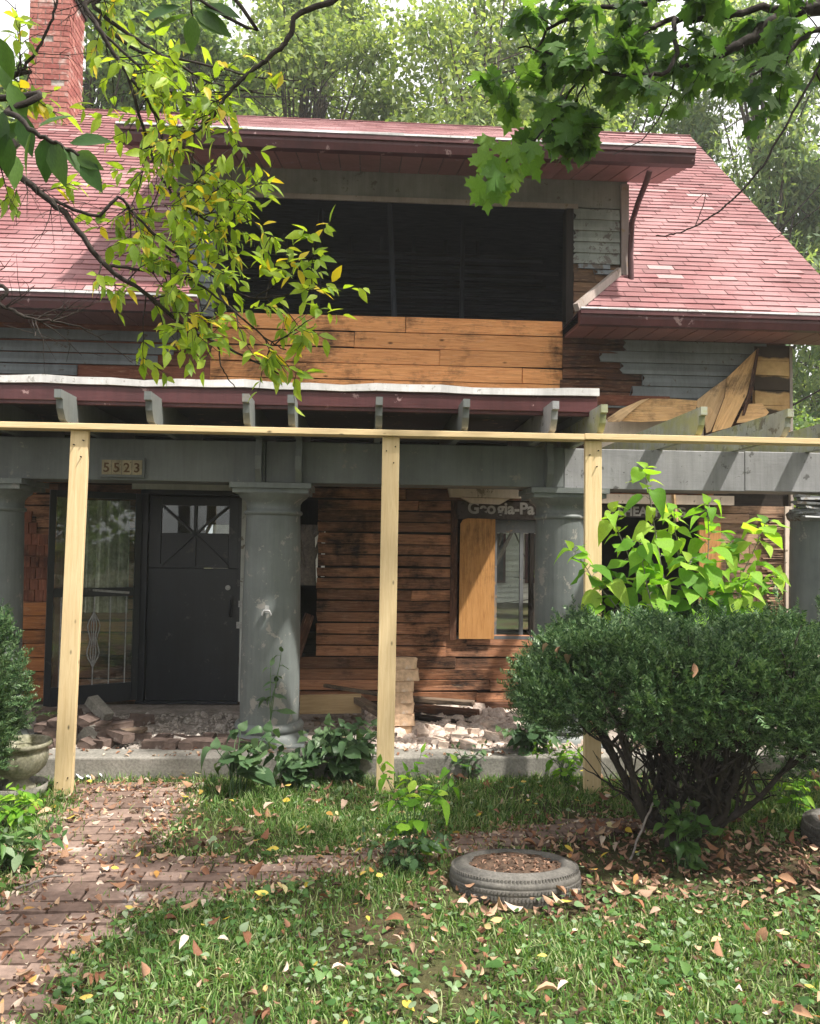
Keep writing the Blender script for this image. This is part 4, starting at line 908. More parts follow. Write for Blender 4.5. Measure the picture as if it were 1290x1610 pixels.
# ---- yew
def yew(base, cx, cy, rx, ry, z0, z1, nspr, label, seed, stems=11, spr=.085, droop=0):
    r = np.random.default_rng(seed); rr = random.Random(seed); root = empty('yew_shrub', (base[0], base[1], 0), label, 'shrub')
    b = MB(); ends = []
    for k in range(stems):
        a = 2*PI*k/stems+rr.uniform(-.25, .25); q = rr.uniform(.55, .98) if k % 3 else rr.uniform(.25, .6); ex = cx+rx*.85*q*math.cos(a); ey = cy+ry*.85*q*math.sin(a)
        mid = (base[0]+(ex-base[0])*.40+rr.uniform(-.05, .05), base[1]+(ey-base[1])*.4, z0*rr.uniform(.38, .6)*(1.15-.5*q))
        P = polyline([(base[0]+rr.uniform(-.07, .07), base[1]+rr.uniform(-.06, .06), -.02), (base[0]+(ex-base[0])*.14, base[1]+(ey-base[1])*.14, z0*.20), mid, (base[0]+(ex-base[0])*.78, base[1]+(ey-base[1])*.78, z0*.95), (ex, ey, (z0+z1)*.55)], 6, .009, rr)
        b.tube([tuple(p) for p in P], taper(len(P), .036*rr.uniform(.6, 1.1), .008), 7)
        for m in range(9):
            i = rr.randrange(8, len(P)-3); d = Vector((rr.uniform(-.35, .35), rr.uniform(-.35, .35), rr.uniform(.15, .5)))*1.0
            Q = polyline([P[i], P[i]+d*.3+Vector((0, 0, rr.uniform(-.03, .06))), P[i]+d*.62, P[i]+d], 4, .009, rr); b.tube([tuple(x) for x in Q], taper(len(Q), .012, .003), 5)
            for e in range(3):
                j = rr.randrange(3, len(Q)-1); d2 = Vector((rr.uniform(-.2, .2), rr.uniform(-.2, .2), rr.uniform(.02, .25))); b.tube([tuple(Q[j]), tuple(Q[j]+d2*.5+Vector((0, 0, .01))), tuple(Q[j]+d2)], [.005, .004, .002], 4)
    b.build('branches', m_barkf, root)
    # clumps of shoots over an uneven flattened dome, open at the bottom
    n = nspr; u = r.uniform(-1, 1, n*3); v = r.uniform(-1, 1, n*3); 
    ang = np.arctan2(v, u); rad = np.sqrt(u*u+v*v)
    edge = 1+.07*np.sin(ang*5+seed)+.06*np.sin(ang*11+2*seed)+.04*np.sin(ang*23)
    keep = rad < edge; u = u[keep]; v = v[keep]; rad = rad[keep]/edge[keep]; ang = ang[keep]
    t = r.uniform(0, 1, len(u))
    lump = .075*np.sin(u*9*rx+1.3*seed)*np.cos(v*8*ry)+.03*np.sin(u*17*rx+v*13*ry)
    top = z1-(z1-z0)*.38*rad**5+lump; bot = z0+(z1-z0)*.12*np.sin(u*6+seed)*np.cos(v*7)+(z1-z0)*.38*np.maximum(0, rad-.75)/.25*.5
    s = np.where(r.random(len(u)) < .55, 1-.12*t*t, t)
    side = rad > .8; s = np.where(side, r.random(len(u)), s)
    rin = np.where(side, 1-.05*r.random(len(u)), 1.0)
    bot = bot-(.34*np.clip(u-.45, 0, 1)*droop)
    z = bot+(top-bot)*s
    # roundness of the flank
    fl = 1-.16*np.abs((z-(z0+(z1-z0)*.45))/(z1-z0)*2)**2.5*side
    X = cx+u*rx*fl*rin; Y = cy+v*ry*fl*rin
    # clumping: pull towards random centres, dropping some so gaps stay
    cn = np.sin(X*23+seed)*np.sin(Y*19)*np.sin(z*27+1); kp = (cn > -.5) & (r.random(len(X)) < .97); X, Y, z, u, v, s, rad, side = [q[kp][:nspr] for q in (X, Y, z, u, v, s, rad, side)]
    m = len(X); out = np.stack([u*(rad > .5), v*(rad > .5), np.where(s > .7, 1.1, .25)-.2], 1); ax = out+r.normal(size=(m, 3))*.42+np.array([0, 0, .3]); nn = r.normal(size=(m, 3))*.7+[0, 0, 1]
    ns = m//45; ii = r.choice(np.where(rad > .3)[0], ns); ll = r.uniform(.5, 1.4, ns)[:, None]   # stray shoots
    o_ = nrm(out[ii]+r.normal(size=(ns, 3))*.35+[0, 0, .7]); base_ = np.stack([X[ii], Y[ii], z[ii]], 1)
    for q_ in (.03, .07, .11):
        X = np.r_[X, (base_+o_*q_*ll)[:, 0]]; Y = np.r_[Y, (base_+o_*q_*ll)[:, 1]]; z = np.r_[z, (base_+o_*q_*ll)[:, 2]]; ax = np.r_[ax, o_+r.normal(size=(ns, 3))*.25]; nn = np.r_[nn, r.normal(size=(ns, 3))+[0, 0, 1]]
    m = len(X)
    scatter('foliage', T_YEW, np.stack([X, Y, z], 1), ax, nn, r.uniform(.7, 1.3, m)*spr, m_yew, root)
    return root
yew((1.78, 4.34), 1.92, 4.45, 1.08, .74, .63, 1.15, 14500, 'wide dark green yew with bare twisted branches right of the tyre', 3, 16, .088, 1.6)
yew((-2.72, 5.05), -2.68, 4.92, .60, .50, .22, 1.22, 9500, 'dark green yew at the left edge beside the stone urn', 5, 8, .09)
yew((3.5, 5.0), 3.5, 5.0, .6, .4, .3, 1.38, 3500, 'small dark yew at the right edge behind the wide yew', 8, 6, .08)

# ---- leafy plants: stems with leaves along them
def leafy(name, stems, T, size, mat, label, cat='plant', n_leaf=9, stem_r=.006, seed=1, droop=.35, start=.3, jit=.25, group=None, stemmat=None, basepos=None, side=True, petiole=.35):
    r = random.Random(seed); b0_ = stems[0][0]; root = empty(name, (b0_[0], b0_[1], 0), label, cat, group); b = MB(); pos = []; ax = []; nn = []; sc = []
    for st_ in stems:
        P = polyline(st_, 6, size*.03, r); b.tube([tuple(p) for p in P], taper(len(P), stem_r, stem_r*.35), 5)
        k = 0
        for i in range(n_leaf):
            t = start+(1-start)*(i+.5)/n_leaf; f = t*(len(P)-1); j = min(int(f), len(P)-2); p = P[j].lerp(P[j+1], f-j); d = (P[j+1]-P[j]).normalized()
            a = i*2.4+r.uniform(-.4, .4); o = Vector((math.cos(a), math.sin(a), .15)); o = (o-d*o.dot(d)*.6).normalized(); s_ = size*r.uniform(.45, 1.25)*(1-.35*max(0, t-.7)/.3)
            q = p+o*s_*petiole+Vector((0, 0, s_*.08)); b.tube([tuple(p), tuple(p.lerp(q, .5)+Vector((0, 0, .1*s_))), tuple(q)], stem_r*.35, 4, cap=False)
            pos.append(q); ax.append(o+Vector((r.uniform(-jit, jit), r.uniform(-jit, jit), r.uniform(-droop*1.6, droop*.3)))); nn.append(Vector((r.uniform(-.5, .5)-0*.3, r.uniform(-.7, .2), 1))); sc.append(s_)
        pos.append(P[-1]); ax.append(Vector((r.uniform(-.5, .5), r.uniform(-.5, .5), .5))); nn.append(Vector((0, -1, .6))); sc.append(size*.5)
    b.build('stem', stemmat or m_poke, root); A, B, C_ = np.array([tuple(p) for p in pos]), np.array([tuple(a) for a in ax]), np.array([tuple(a) for a in nn]); sc = np.array(sc); tv = np.array(T[0]); v = []
    for kk in range(3):                                     # flat, folded and curled leaves
        t2 = tv.copy(); t2[:, 2] = tv[:, 2]*(1, 2.2, .5)[kk]+(0, -.25, .12)[kk]*tv[:, 0]**2+(0, .02, .05)[kk]*np.sin(tv[:, 0]*9); t2[:, 1] *= (1, .8, 1.08)[kk]; q = slice(kk, None, 3)
        scatter('leaves', (t2, T[1]), A[q], B[q], C_[q], sc[q], mat, root)
    return root
base = np.array(W(1080, 1000, 4.95)); base[2] = 0
tips = [(1015, 735, 4.85), (900, 862, 4.8), (960, 800, 4.9), (1005, 850, 4.7), (1060, 800, 5.0), (1115, 790, 4.85), (1150, 850, 5.0), (1205, 820, 4.95), (1222, 905, 4.9), (1180, 900, 4.8), (1085, 880, 4.8), (1030, 910, 4.85), (965, 905, 4.9), (1130, 930, 4.9), (1175, 950, 5.0), (935, 945, 4.85)]
stems = []
for i, (a, c, Y) in enumerate(tips):
    t = np.array(W(a, c, Y)); bs = base+np.array([U(-.12, .12), U(-.08, .08), 0]); m1 = bs*.55+t*.45; m1[2] = t[2]*.55; m1[0] = bs[0]+(t[0]-bs[0])*.35; stems.append([tuple(bs), tuple(m1), tuple(bs+(t-bs)*[.8, .8, .86]), tuple(t)])
leafy('sapling', stems, T_HEART, .145, m_lime, 'bright lime green heart leaved sapling rising behind the yew', 'sapling', 19, .006, 4, .8, .50, stemmat=m_twig)
def bush_at(px, py, Y, n, h, sp, T, size, mat, label, name='weed', cat='weed', seed=1, nl=8, base_z=0, **kw):
    r = random.Random(seed); b_ = G(px, py, base_z) if Y is None else np.array(W(px, py, Y)); b_[2] = base_z; st = []
    for i in range(n):
        a = r.uniform(0, 2*PI); e = (b_[0]+sp*math.cos(a)*r.uniform(.2, 1), b_[1]+sp*math.sin(a)*.6*r.uniform(.2, 1), base_z+h*r.uniform(.6, 1.05)); p0 = (b_[0]+r.uniform(-.05, .05), b_[1]+r.uniform(-.04, .04), base_z)
        st.append([p0, (p0[0]+(e[0]-p0[0])*.3, p0[1]+(e[1]-p0[1])*.3, base_z+h*.5), e])
    return leafy(name, st, T, size, mat, label, cat, nl, seed=seed, **kw)
bush_at(645, 1362, None, 9, .58, .24, T_OV, .11, m_lime, 'bright lime green weed in front of the middle lumber post', seed=11, nl=9, start=.15, stem_r=.004)
bush_at(630, 1372, None, 12, .22, .30, T_OV, .075, m_poke, 'low dark green weed at the foot of the lime green weed', seed=12, nl=8, start=.05, stem_r=.003)
bush_at(375, 1255, None, 8, .42, .30, T_HEART, .15, m_poke, 'broad leaved dull green plant in front of the left round column', seed=13, nl=5, start=.3)
bush_at(425, 1215, None, 3, .85, .10, T_OV, .14, m_poke, 'thin tall plant reaching up in front of the round column', seed=14, nl=5, start=.45)
bush_at(540, 1232, None, 26, .42, .36, T_HEART, .105, m_poke, 'dense dark vine mound left of the middle lumber post', 'vine', 'vine', seed=15, nl=9, start=.1)
bush_at(470, 1240, None, 16, .26, .26, T_HEART, .095, m_poke, 'low trailing vine between the round column and the vine mound', 'vine', 'vine', seed=19, nl=8, start=.1)
bush_at(835, 1215, None, 18, .46, .26, T_HEART, .10, m_poke, 'dark leafy vine climbing the porch edge left of the yew', 'vine', 'vine', seed=16, nl=9, start=.1)
bush_at(735, 1228, None, 8, .24, .16, T_OV, .07, m_poke, 'small green weed at the porch edge right of the middle post', seed=17, nl=7, start=.2, stem_r=.003)
bush_at(890, 1235, None, 14, .30, .36, T_OV, .075, m_lime, 'low bright weed in the sun behind the yew stems', seed=18, nl=8, start=.1, stem_r=.003)
bush_at(1100, 1235, None, 16, .45, .40, T_OV, .09, m_lime, 'sunlit bright weed seen through the yew branches', seed=21, nl=8, start=.1, stem_r=.003)
bush_at(20, 1300, None, 12, .20, .20, T_OV, .09, m_lime, 'small pale green weed beside the path under the urn', seed=22, nl=6, start=.1, stem_r=.003)
bush_at(1075, 1372, None, 14, .34, .16, T_HEART, .08, m_dlf, 'ivy sprouting from the foot of the yew', 'ivy', 'ivy', seed=23, nl=7, start=.1, stem_r=.003)
bush_at(1255, 1290, None, 9, .30, .14, T_OV, .07, m_lime, 'bright green weed behind the half hidden tyre', seed=24, nl=7, start=.2, stem_r=.003)
bush_at(20, 1370, None, 16, .22, .25, T_OV, .085, m_cover, 'green weeds along the left edge of the brick path', seed=25, nl=7, start=.1, stem_r=.003)
def far_bush(px, py, Y, n, h, sp, mat, label, seed): return bush_at(px, py, Y, n, h, sp, T_OV, .12, mat, label, 'bush', 'bush', seed, 12, start=.1)

# ---- grass, cover, litter
def field(n, xr, yr, seed):
    r = np.random.default_rng(seed); x = r.uniform(*xr, n); y = r.uniform(*yr, n)
    keep = np.abs(x-y*.056) < y*.60+.9; return x[keep], y[keep], r
def vnoise(x, y, s, seed=0): return (np.sin(x*s*2.1+seed)*np.cos(y*s*1.7+seed*2)+.6*np.sin(x*s*4.3+y*s*3.1+seed*3)+.4*np.cos(x*s*7.9-y*s*6.7+seed))/2
def litterzone(x, y):
    """1 where dead leaves and bare soil replace the grass: under the yew, round the tyre, along the path"""
    z = np.exp(-(((x-1.85)/1.15)**2+((y-4.15)/.48)**2)**2); z = np.maximum(z, np.exp(-(((x-.85)/.55)**2+((y-3.95)/.42)**2)**2)); return z
pth = np.array(PATH)
def inpath_np(x, y):
    c = np.zeros(len(x), bool); j = len(pth)-1
    for i in range(len(pth)):
        yi, yj, xi, xj = pth[i, 1], pth[j, 1], pth[i, 0], pth[j, 0]
        c ^= ((yi > y) != (yj > y)) & (x < (xj-xi)*(y-yi)/(yj-yi+1e-12)+xi); j = i
    return c
def near_path(x, y, d=.1): return inpath_np(x+d, y) | inpath_np(x-d, y) | inpath_np(x, y+d) | inpath_np(x, y-d)
def tyre_np(x, y): return (((x-.775)**2+(y-4.02)**2) < .33**2) | (((x-2.86)**2+(y-4.45)**2) < .33**2)
parts = []
for gi, (nb, bend, col) in enumerate([(80000, .35, 0), (72000, 1.0, 1), (52000, 1.6, 2)]):
    x, y, r = field(nb, (-4, 4.5), (2.3, 5.72), 30+gi); dens = 1-.95*litterzone(x, y); dens *= np.clip(.68+.75*vnoise(x, y, 1.3, 1)+.25*vnoise(x, y, 4.7, 5), .08, 1); ip_ = inpath_np(x, y); sh_ = .10+.07*vnoise(x, y, 4, 2); core_ = inpath_np(x+sh_, y) & inpath_np(x-sh_, y) & inpath_np(x, y+sh_) & inpath_np(x, y-sh_); dens *= np.where(ip_, np.where(core_, .03, .42), 1)
    left = x < -1.9; dens = np.where(left & ~inpath_np(x, y), .5, dens)
    k = (r.random(len(x)) < dens) & ~tyre_np(x, y); x = x[k]; y = y[k]; n = len(x); h = r.uniform(.025, .082, n)*(1+.35*vnoise(x, y, 2.0, 4))*np.where(y > 4.6, 1.15, .92)*(1-.6*litterzone(x, y))
    ax = np.stack([r.normal(size=n)*.32, r.normal(size=n)*.32, np.ones(n)], 1); an = r.uniform(0, 2*PI, n); nn = np.stack([np.cos(an), np.sin(an), np.zeros(n)], 1)
    wd_ = np.stack([h, np.full(n, .10)*r.uniform(.7, 1.4, n), h], 1)
    scatter('grass', blade(bend), np.stack([x, y, np.full(n, -.002)], 1), ax, nn, wd_, m_grass, kind='stuff', label=['short upright grass of the front lawn', 'bent grass blades of the front lawn', 'long drooping grass blades of the front lawn'][gi], cat='grass')
x, y, r = field(27000, (-4, 4.5), (2.3, 5.6), 40); d = np.where(vnoise(x, y, 1.2, 7) > -.05, .75, .22)*np.where(y < 4.3, 1, .25)*(1-.75*litterzone(x, y)); k = (r.random(len(x)) < d) & ~inpath_np(x, y) & ~tyre_np(x, y); x = x[k]; y = y[k]; n = len(x)
scatter('ground_cover', T_HEART, np.stack([x, y, r.uniform(.015, .065, n)], 1), np.c_[r.normal(size=(n, 2)), r.normal(size=n)*.2], np.c_[r.normal(size=(n, 2))*.4, np.ones(n)], np.exp(r.normal(size=n)*.35)*.024, m_cover, kind='stuff', label='broad leaved ivy and violets creeping through the lawn', cat='ground cover')
def litter(name, N, mat, fn, size, label, seed, T=T_DRY, z=(.008, .035), yr=(2.3, 5.7)):
    x, y, r = field(N, (-4, 4.5), yr, seed); k = (r.random(len(x)) < fn(x, y)) & ~tyre_np(x, y); x = x[k]; y = y[k]; n = len(x)
    flip = np.where(r.random(n) < .5, 1, -1); scatter(name, T, np.stack([x, y, r.uniform(*z, n)], 1), np.c_[r.normal(size=(n, 2)), r.normal(size=n)*.15], np.c_[r.normal(size=(n, 2))*.45, flip], np.clip(np.exp(r.normal(size=n)*.35), .35, 1.5)*size, mat, kind='stuff', label=label, cat='fallen leaves')
def f1(x, y):
    p = inpath_np(x, y); e = near_path(x, y, .16) & ~near_path(x, y, -.0); edge = p & (near_path(x, y, .16) & ~(inpath_np(x+.16, y) & inpath_np(x-.16, y) & inpath_np(x, y+.14) & inpath_np(x, y-.14)))
    d = np.where(p, .11+.22*(vnoise(x, y, 2.2, 3) > .1), .055); d = np.where(edge, .85, d); d = np.where(near_path(x, y, .12) & ~p, .55, d); d = np.maximum(d, .8*(p & (y > 5.35))); d = np.maximum(d, (p & (x > -.6))*1.0); return d
litter('fallen_leaves', 22000, m_litter, f1, .032, 'curled orange and tan dead leaves on the brick path and lawn', 50)
litter('leaf_scraps', 16000, m_litter, lambda x, y: np.where(near_path(x, y, .1), .30+.5*(vnoise(x, y, 3.1, 5) > .15), .06), .022, 'small broken bits of dead leaf scattered over the path', 57, z=(.006, .03))
litter('fallen_leaves', 19000, m_brlit, lambda x, y: .9*litterzone(x, y)*~inpath_np(x, y)+.05, .038, 'brown dead leaves round the tyre and under the yew', 51)
litter('fallen_leaves', 5200, m_litter, lambda x, y: .25*litterzone(x, y)+.10+.25*(vnoise(x, y, 1.6, 9) > .45), .055, 'pale dead leaves lying on the front lawn', 52, z=(.03, .075))
litter('fallen_leaves', 620, m_litter2, lambda x, y: .5+0*x, .045, 'bright yellow and orange fallen leaves dotted over the lawn', 53, T=T_OV, z=(.03, .08))
# leaves caught on the yew and the porch edge
r = np.random.default_rng(60); n = 14; scatter('caught_leaves', T_DRY, np.c_[r.uniform(1.0, 2.6, n), r.uniform(3.85, 4.4, n), r.uniform(1.09, 1.17, n)], rv(n), rv(n)*.3+[0, 0, 1], r.uniform(.04, .09, n), m_litter, kind='stuff', label='dead tan leaves caught on top of the wide yew', cat='fallen leaves')
r = np.random.default_rng(61); n = 130; scatter('fallen_leaves', T_DRY, np.c_[r.uniform(-2.6, 2.5, n), r.uniform(5.72, 5.93, n), np.full(n, .168)], rv(n)*[1, 1, .1], rv(n)*.2+[0, 0, 1], r.uniform(.02, .05, n), m_litter, kind='stuff', label='few dead leaves on the concrete porch edge', cat='fallen leaves')
r = np.random.default_rng(62); n = 330; a = r.uniform(0, 6.28, n); q = np.sqrt(r.random(n))*.235; scatter('fallen_leaves', T_DRY, np.c_[.775+q*np.cos(a), 3.98+q*np.sin(a), .076-.15*q*np.sin(a)+.035*(1-(q/.24)**2)], rv(n)*[1, 1, .1], rv(n)*.3+[0, 0, 1], r.uniform(.008, .028, n), m_brlit, kind='stuff', label='shredded brown leaves on the soil inside the tyre', cat='fallen leaves')
# sticks
for (a, b_, lab) in [((745, 1418), (912, 1413), 'thin pale stick on the ground in front of the tyre'), ((25, 1408), (98, 1390), 'pale straight stick lying across the left of the path'), ((992, 1360), (1028, 1262), 'brown stick leaning against the yew branches')]:
    p = G(*a); q = G(*b_) if b_[1] > 1300 else np.array(W(b_[0], b_[1], 4.2)); p[2] = .03; q[2] = max(q[2], .04); c = (Vector(p)+Vector(q))/2; P = polyline([Vector(p)-c, Vector((0, 0, .01)), Vector(q)-c], 5, .004); b = MB(); b.tube([tuple(x) for x in P], .006, 6); o = b.build('stick', m_twig, None, label=lab, cat='stick'); o.location = c

# ================================================================== NEAR TREES (overhanging branches)
class Tree:
    def __init__(s, seed): s.b = MB(); s.r = random.Random(seed); s.tips = []
    def px(s, pts, r0_, r1, n=7, wob=.006):
        P = polyline([tuple(W(*p)) if len(p) == 3 else p for p in pts], 7, wob, s.r); s.b.tube([tuple(p) for p in P], taper(len(P), r0_, r1), n); return P
    def twigs(s, P, k, L, r_, sub=2, frac=(.15, 1), up=0, collect=True, spread=.9):
        for i in range(k):
            t = s.r.uniform(*frac); j = min(int(t*(len(P)-1)), len(P)-2); d = (P[j+1]-P[j]).normalized(); a = Vector([s.r.gauss(0, 1) for _ in range(3)]); a = (a-d*a.dot(d)).normalized(); dr = (d*.7+a*spread+Vector((0, 0, up))).normalized(); l = L*s.r.uniform(.5, 1.2)
            Q = polyline([P[j], P[j]+dr*l*.5+Vector([s.r.uniform(-.06, .06)*l for _ in range(3)]), P[j]+dr*l+Vector((0, 0, up*l*.3))], 4, l*.012, s.r)
            s.b.tube([tuple(p) for p in Q], taper(len(Q), r_, r_*.35), 5)
            if sub > 1: s.twigs(Q, 3, L*.5, r_*.55, sub-1, (.3, 1), up, collect, spread)
            elif collect: s.tips.append(Q)
        if collect and sub == 1: s.tips.append(P[-6:])
def leaves_on(tips, T, size, mat, parent, per, seed, jitter=.02, hang=.5, rough_n=.5, name='leaves'):
    r = np.random.default_rng(seed); pos = []; ax = []
    for Q in tips:
        for k in range(per):
            t = r.random(); f = t*(len(Q)-1); j = min(int(f), len(Q)-2); p = Q[j].lerp(Q[j+1], f-j); d = (Q[-1]-Q[0]).normalized(); o = Vector(r.normal(size=3)); o = (o-d*o.dot(d)).normalized()
            pos.append(tuple(p)); ax.append(tuple(d*.6+o*.75+Vector((0, 0, -hang))))
    n = len(pos); return scatter(name, T, pos, ax, np.c_[r.normal(size=(n, 3))*rough_n]+np.array([0, -.35, .8]), r.uniform(.6, 1.15, n)*size, mat, parent)

lt = empty('leafy_tree', (-3.0, 2.2, 0), 'tree at the left with thin dark branches and yellow green leaves before the roof', 'tree')
T1 = Tree(3)
T1.b.tube([tuple(p) for p in polyline([(-3.0, 2.2, -.05), (-2.95, 2.25, 1.5), (-2.9, 2.3, 3.0), (-2.7, 2.4, 4.6), (-2.6, 2.5, 6.0)], 5, .01)], taper(21, .12, .05), 12)
A1 = T1.px([(-2.9, 2.3, 2.9) and tuple(CAM*0+np.array([-2.9, 2.3, 2.9])), tuple(W(-60, 215, 2.6)), tuple(W(0, 258, 2.6)), tuple(W(60, 300, 2.6)), tuple(W(110, 345, 2.6)), tuple(W(160, 412, 2.62)), tuple(W(230, 462, 2.65)), tuple(W(290, 512, 2.7)), tuple(W(360, 548, 2.75)), tuple(W(440, 588, 2.8))], .028, .004) if False else None
def L3(*pts): return [tuple(W(*p)) for p in pts]
def addl(head, pts, a, b_, wob=.003): 
    P = polyline([*head, *L3(*pts)], 7, wob, T1.r); T1.b.tube([tuple(p) for p in P], taper(len(P), a, b_), 7); return P
A1 = addl([(-2.92, 2.3, 2.6)], [(-60, 215, 2.6), (0, 258, 2.6), (60, 300, 2.6), (110, 345, 2.6), (160, 412, 2.62), (230, 462, 2.65), (290, 512, 2.7), (360, 548, 2.75), (440, 588, 2.8)], .015, .003)
A2 = addl([(-2.8, 2.35, 3.9)], [(60, -60, 2.7), (135, 15, 2.7), (165, 60, 2.7), (190, 100, 2.72), (230, 155, 2.75), (260, 200, 2.8), (320, 265, 2.85)], .012, .003)
A3 = addl([(-2.75, 2.4, 4.2)], [(90, -70, 2.8), (150, 12, 2.8), (215, 62, 2.8), (300, 112, 2.8), (350, 135, 2.85), (442, 152, 2.9)], .011, .002)
A4 = addl([(-2.72, 2.4, 4.3)], [(60, -90, 2.9), (125, 0, 2.9), (210, 75, 2.9), (300, 95, 2.9), (400, 120, 2.95), (470, 126, 3.0)], .010, .002)
A5 = addl([(-2.6, 2.5, 5.6)], [(470, -140, 2.7), (462, 30, 2.7), (440, 75, 2.7), (400, 108, 2.7), (362, 142, 2.7), (332, 185, 2.7), (290, 216, 2.7), (215, 236, 2.7)], .012, .003)
A6 = addl([(-2.9, 2.3, 2.4)], [(-80, 440, 2.5), (0, 478, 2.5), (45, 500, 2.5), (90, 505, 2.5), (145, 520, 2.55)], .008, .002)
A7 = addl([(-2.92, 2.3, 2.7)], [(-40, 120, 2.4), (10, 120, 2.4), (30, 115, 2.4), (60, 75, 2.4), (85, 20, 2.4), (90, -40, 2.4)], .007, .003)
A8 = addl([tuple(A2[20])], [(290, 160, 2.8), (300, 120, 2.85), (318, 180, 2.9), (330, 230, 2.9)], .005, .002)
A9 = addl([tuple(A1[22])], [(150, 340, 2.6), (185, 310, 2.6), (215, 340, 2.65), (260, 385, 2.7), (330, 430, 2.75), (385, 465, 2.8), (440, 465, 2.8), (495, 450, 2.8)], .006, .002)
A10 = addl([tuple(A2[30])], [(250, 270, 2.8), (300, 330, 2.8), (350, 355, 2.8), (400, 345, 2.8)], .006, .002)
A11 = addl([tuple(A1[36])], [(200, 420, 2.65), (300, 440, 2.7), (370, 490, 2.7), (415, 530, 2.75), (450, 550, 2.8)], .006, .002)
A12 = addl([tuple(A1[50])], [(340, 540, 2.75), (350, 580, 2.75), (372, 612, 2.75)], .004, .0015)
n0 = len(T1.tips)
for P, k, fr_ in ((A9, 18, (.3, 1)), (A10, 16, (.1, 1)), (A11, 15, (.25, .9)), (A5, 8, (.6, 1)), (A2, 8, (.5, 1)), (A8, 5, (.3, 1)), (A1, 8, (.5, .85))): T1.twigs(P, k, .235, .0026, 2, fr_, -.03, True, 1.25)
inner = T1.tips; T1.tips = []
for P in (A10, A5, A2): T1.twigs(P, 8, .28, .0026, 2, (.4, 1), -.05, True, 1.2)
mid = T1.tips; T1.tips = []
for P in (A1, A7, A4, A3): T1.twigs(P, 5, .16, .0028, 2, (.1, .6), 0)
upper = T1.tips; T1.tips = []
T1.twigs(A6, 14, .22, .0022, 2, (.1, 1), 0, False); T1.twigs(A1, 8, .2, .002, 2, (.15, .45), -.5, False)
for P in (A3, A4, A2, A5, A7): T1.twigs(P, 6, .16, .0018, 2, (.2, .9), 0, False)
T1.b.build('branches', m_barkf, lt)
leaves_on(inner, T_LAN, .062, m_ylf, lt, 4, 1, hang=.35); leaves_on(mid, T_LAN, .062, m_ylf, lt, 3, 2, hang=.35); leaves_on(upper, T_LAN, .060, m_ylf, lt, 3, 3)
# big near leaves, top-left
b = MB(); P = polyline([(-2.9, 2.2, 2.5), *L3((-60, 160, 1.7), (10, 175, 1.6), (50, 205, 1.55), (90, 225, 1.55), (125, 245, 1.55))], 6, .003); b.tube([tuple(p) for p in P], taper(len(P), .008, .003), 6)
P2 = polyline([(-2.6, 2.5, 5.5), *L3((300, -80, 1.8), (300, -5, 1.75), (303, 25, 1.75))], 6, .003); b.tube([tuple(p) for p in P2], taper(len(P2), .006, .002), 6); b.build('near_twig', m_barkf, lt)
def bigleaves(cs, size, seed): 
    r = np.random.default_rng(seed); pos = [tuple(W(a, c, Y)) for a, c, Y, dx, dz in cs]; ax = [tuple(rt*dx+up*dz+fw*r.uniform(-.3, .3)) for a, c, Y, dx, dz in cs]; n = len(cs)
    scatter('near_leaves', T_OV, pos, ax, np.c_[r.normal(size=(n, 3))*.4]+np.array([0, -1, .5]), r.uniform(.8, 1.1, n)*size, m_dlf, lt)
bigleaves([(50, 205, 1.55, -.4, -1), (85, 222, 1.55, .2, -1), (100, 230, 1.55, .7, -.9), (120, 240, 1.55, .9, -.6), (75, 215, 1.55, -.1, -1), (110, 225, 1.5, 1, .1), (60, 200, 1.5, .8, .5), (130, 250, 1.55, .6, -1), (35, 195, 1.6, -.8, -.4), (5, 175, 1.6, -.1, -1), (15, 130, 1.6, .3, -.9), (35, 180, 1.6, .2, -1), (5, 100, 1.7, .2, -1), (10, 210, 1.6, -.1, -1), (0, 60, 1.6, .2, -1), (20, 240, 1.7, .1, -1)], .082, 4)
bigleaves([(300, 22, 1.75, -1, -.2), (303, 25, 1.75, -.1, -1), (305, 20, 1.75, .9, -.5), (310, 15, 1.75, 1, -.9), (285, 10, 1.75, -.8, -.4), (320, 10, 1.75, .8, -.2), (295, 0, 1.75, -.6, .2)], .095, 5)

mt = empty('maple_tree', (4.6, 2.4, 0), 'maple at the right whose dark branches hang over the roof', 'tree')
T2 = Tree(9)
T2.b.tube([tuple(p) for p in polyline([(4.6, 2.4, -.05), (4.55, 2.45, 2), (4.4, 2.5, 4), (4.2, 2.5, 6.5)], 5, .02)], taper(16, .22, .10), 14)
def addm(head, pts, a, b_, wob=.008):
    P = polyline([*head, *L3(*pts)], 7, wob, T2.r); T2.b.tube([tuple(p) for p in P], taper(len(P), a, b_), 8); return P
B1 = addm([(4.5, 2.5, 3.6)], [(1420, -20, 3.2), (1290, 12, 3.2), (1235, 18, 3.2), (1190, 52, 3.2), (1140, 82, 3.2), (1095, 98, 3.2), (1050, 106, 3.2)], .045, .007)
B2 = addm([tuple(B1[14])], [(1180, 15, 3.1), (1110, 30, 3.1), (1050, 32, 3.15), (1000, 62, 3.15), (950, 92, 3.15), (905, 135, 3.2), (860, 200, 3.2), (810, 240, 3.2)], .016, .003)
B3 = addm([tuple(B2[20])], [(1060, 100, 3.0), (1000, 120, 3.0), (930, 110, 3.1), (870, 85, 3.1), (815, 75, 3.1)], .010, .003)
B4 = addm([(4.3, 2.5, 4.6)], [(1400, -120, 3.0), (1250, -40, 3.0), (1100, -10, 3.0), (960, 10, 3.1), (870, 40, 3.1), (830, 110, 3.15)], .02, .004)
B5 = addm([tuple(B2[-22])], [(905, 160, 3.2), (890, 200, 3.2), (885, 225, 3.2)], .005, .002)
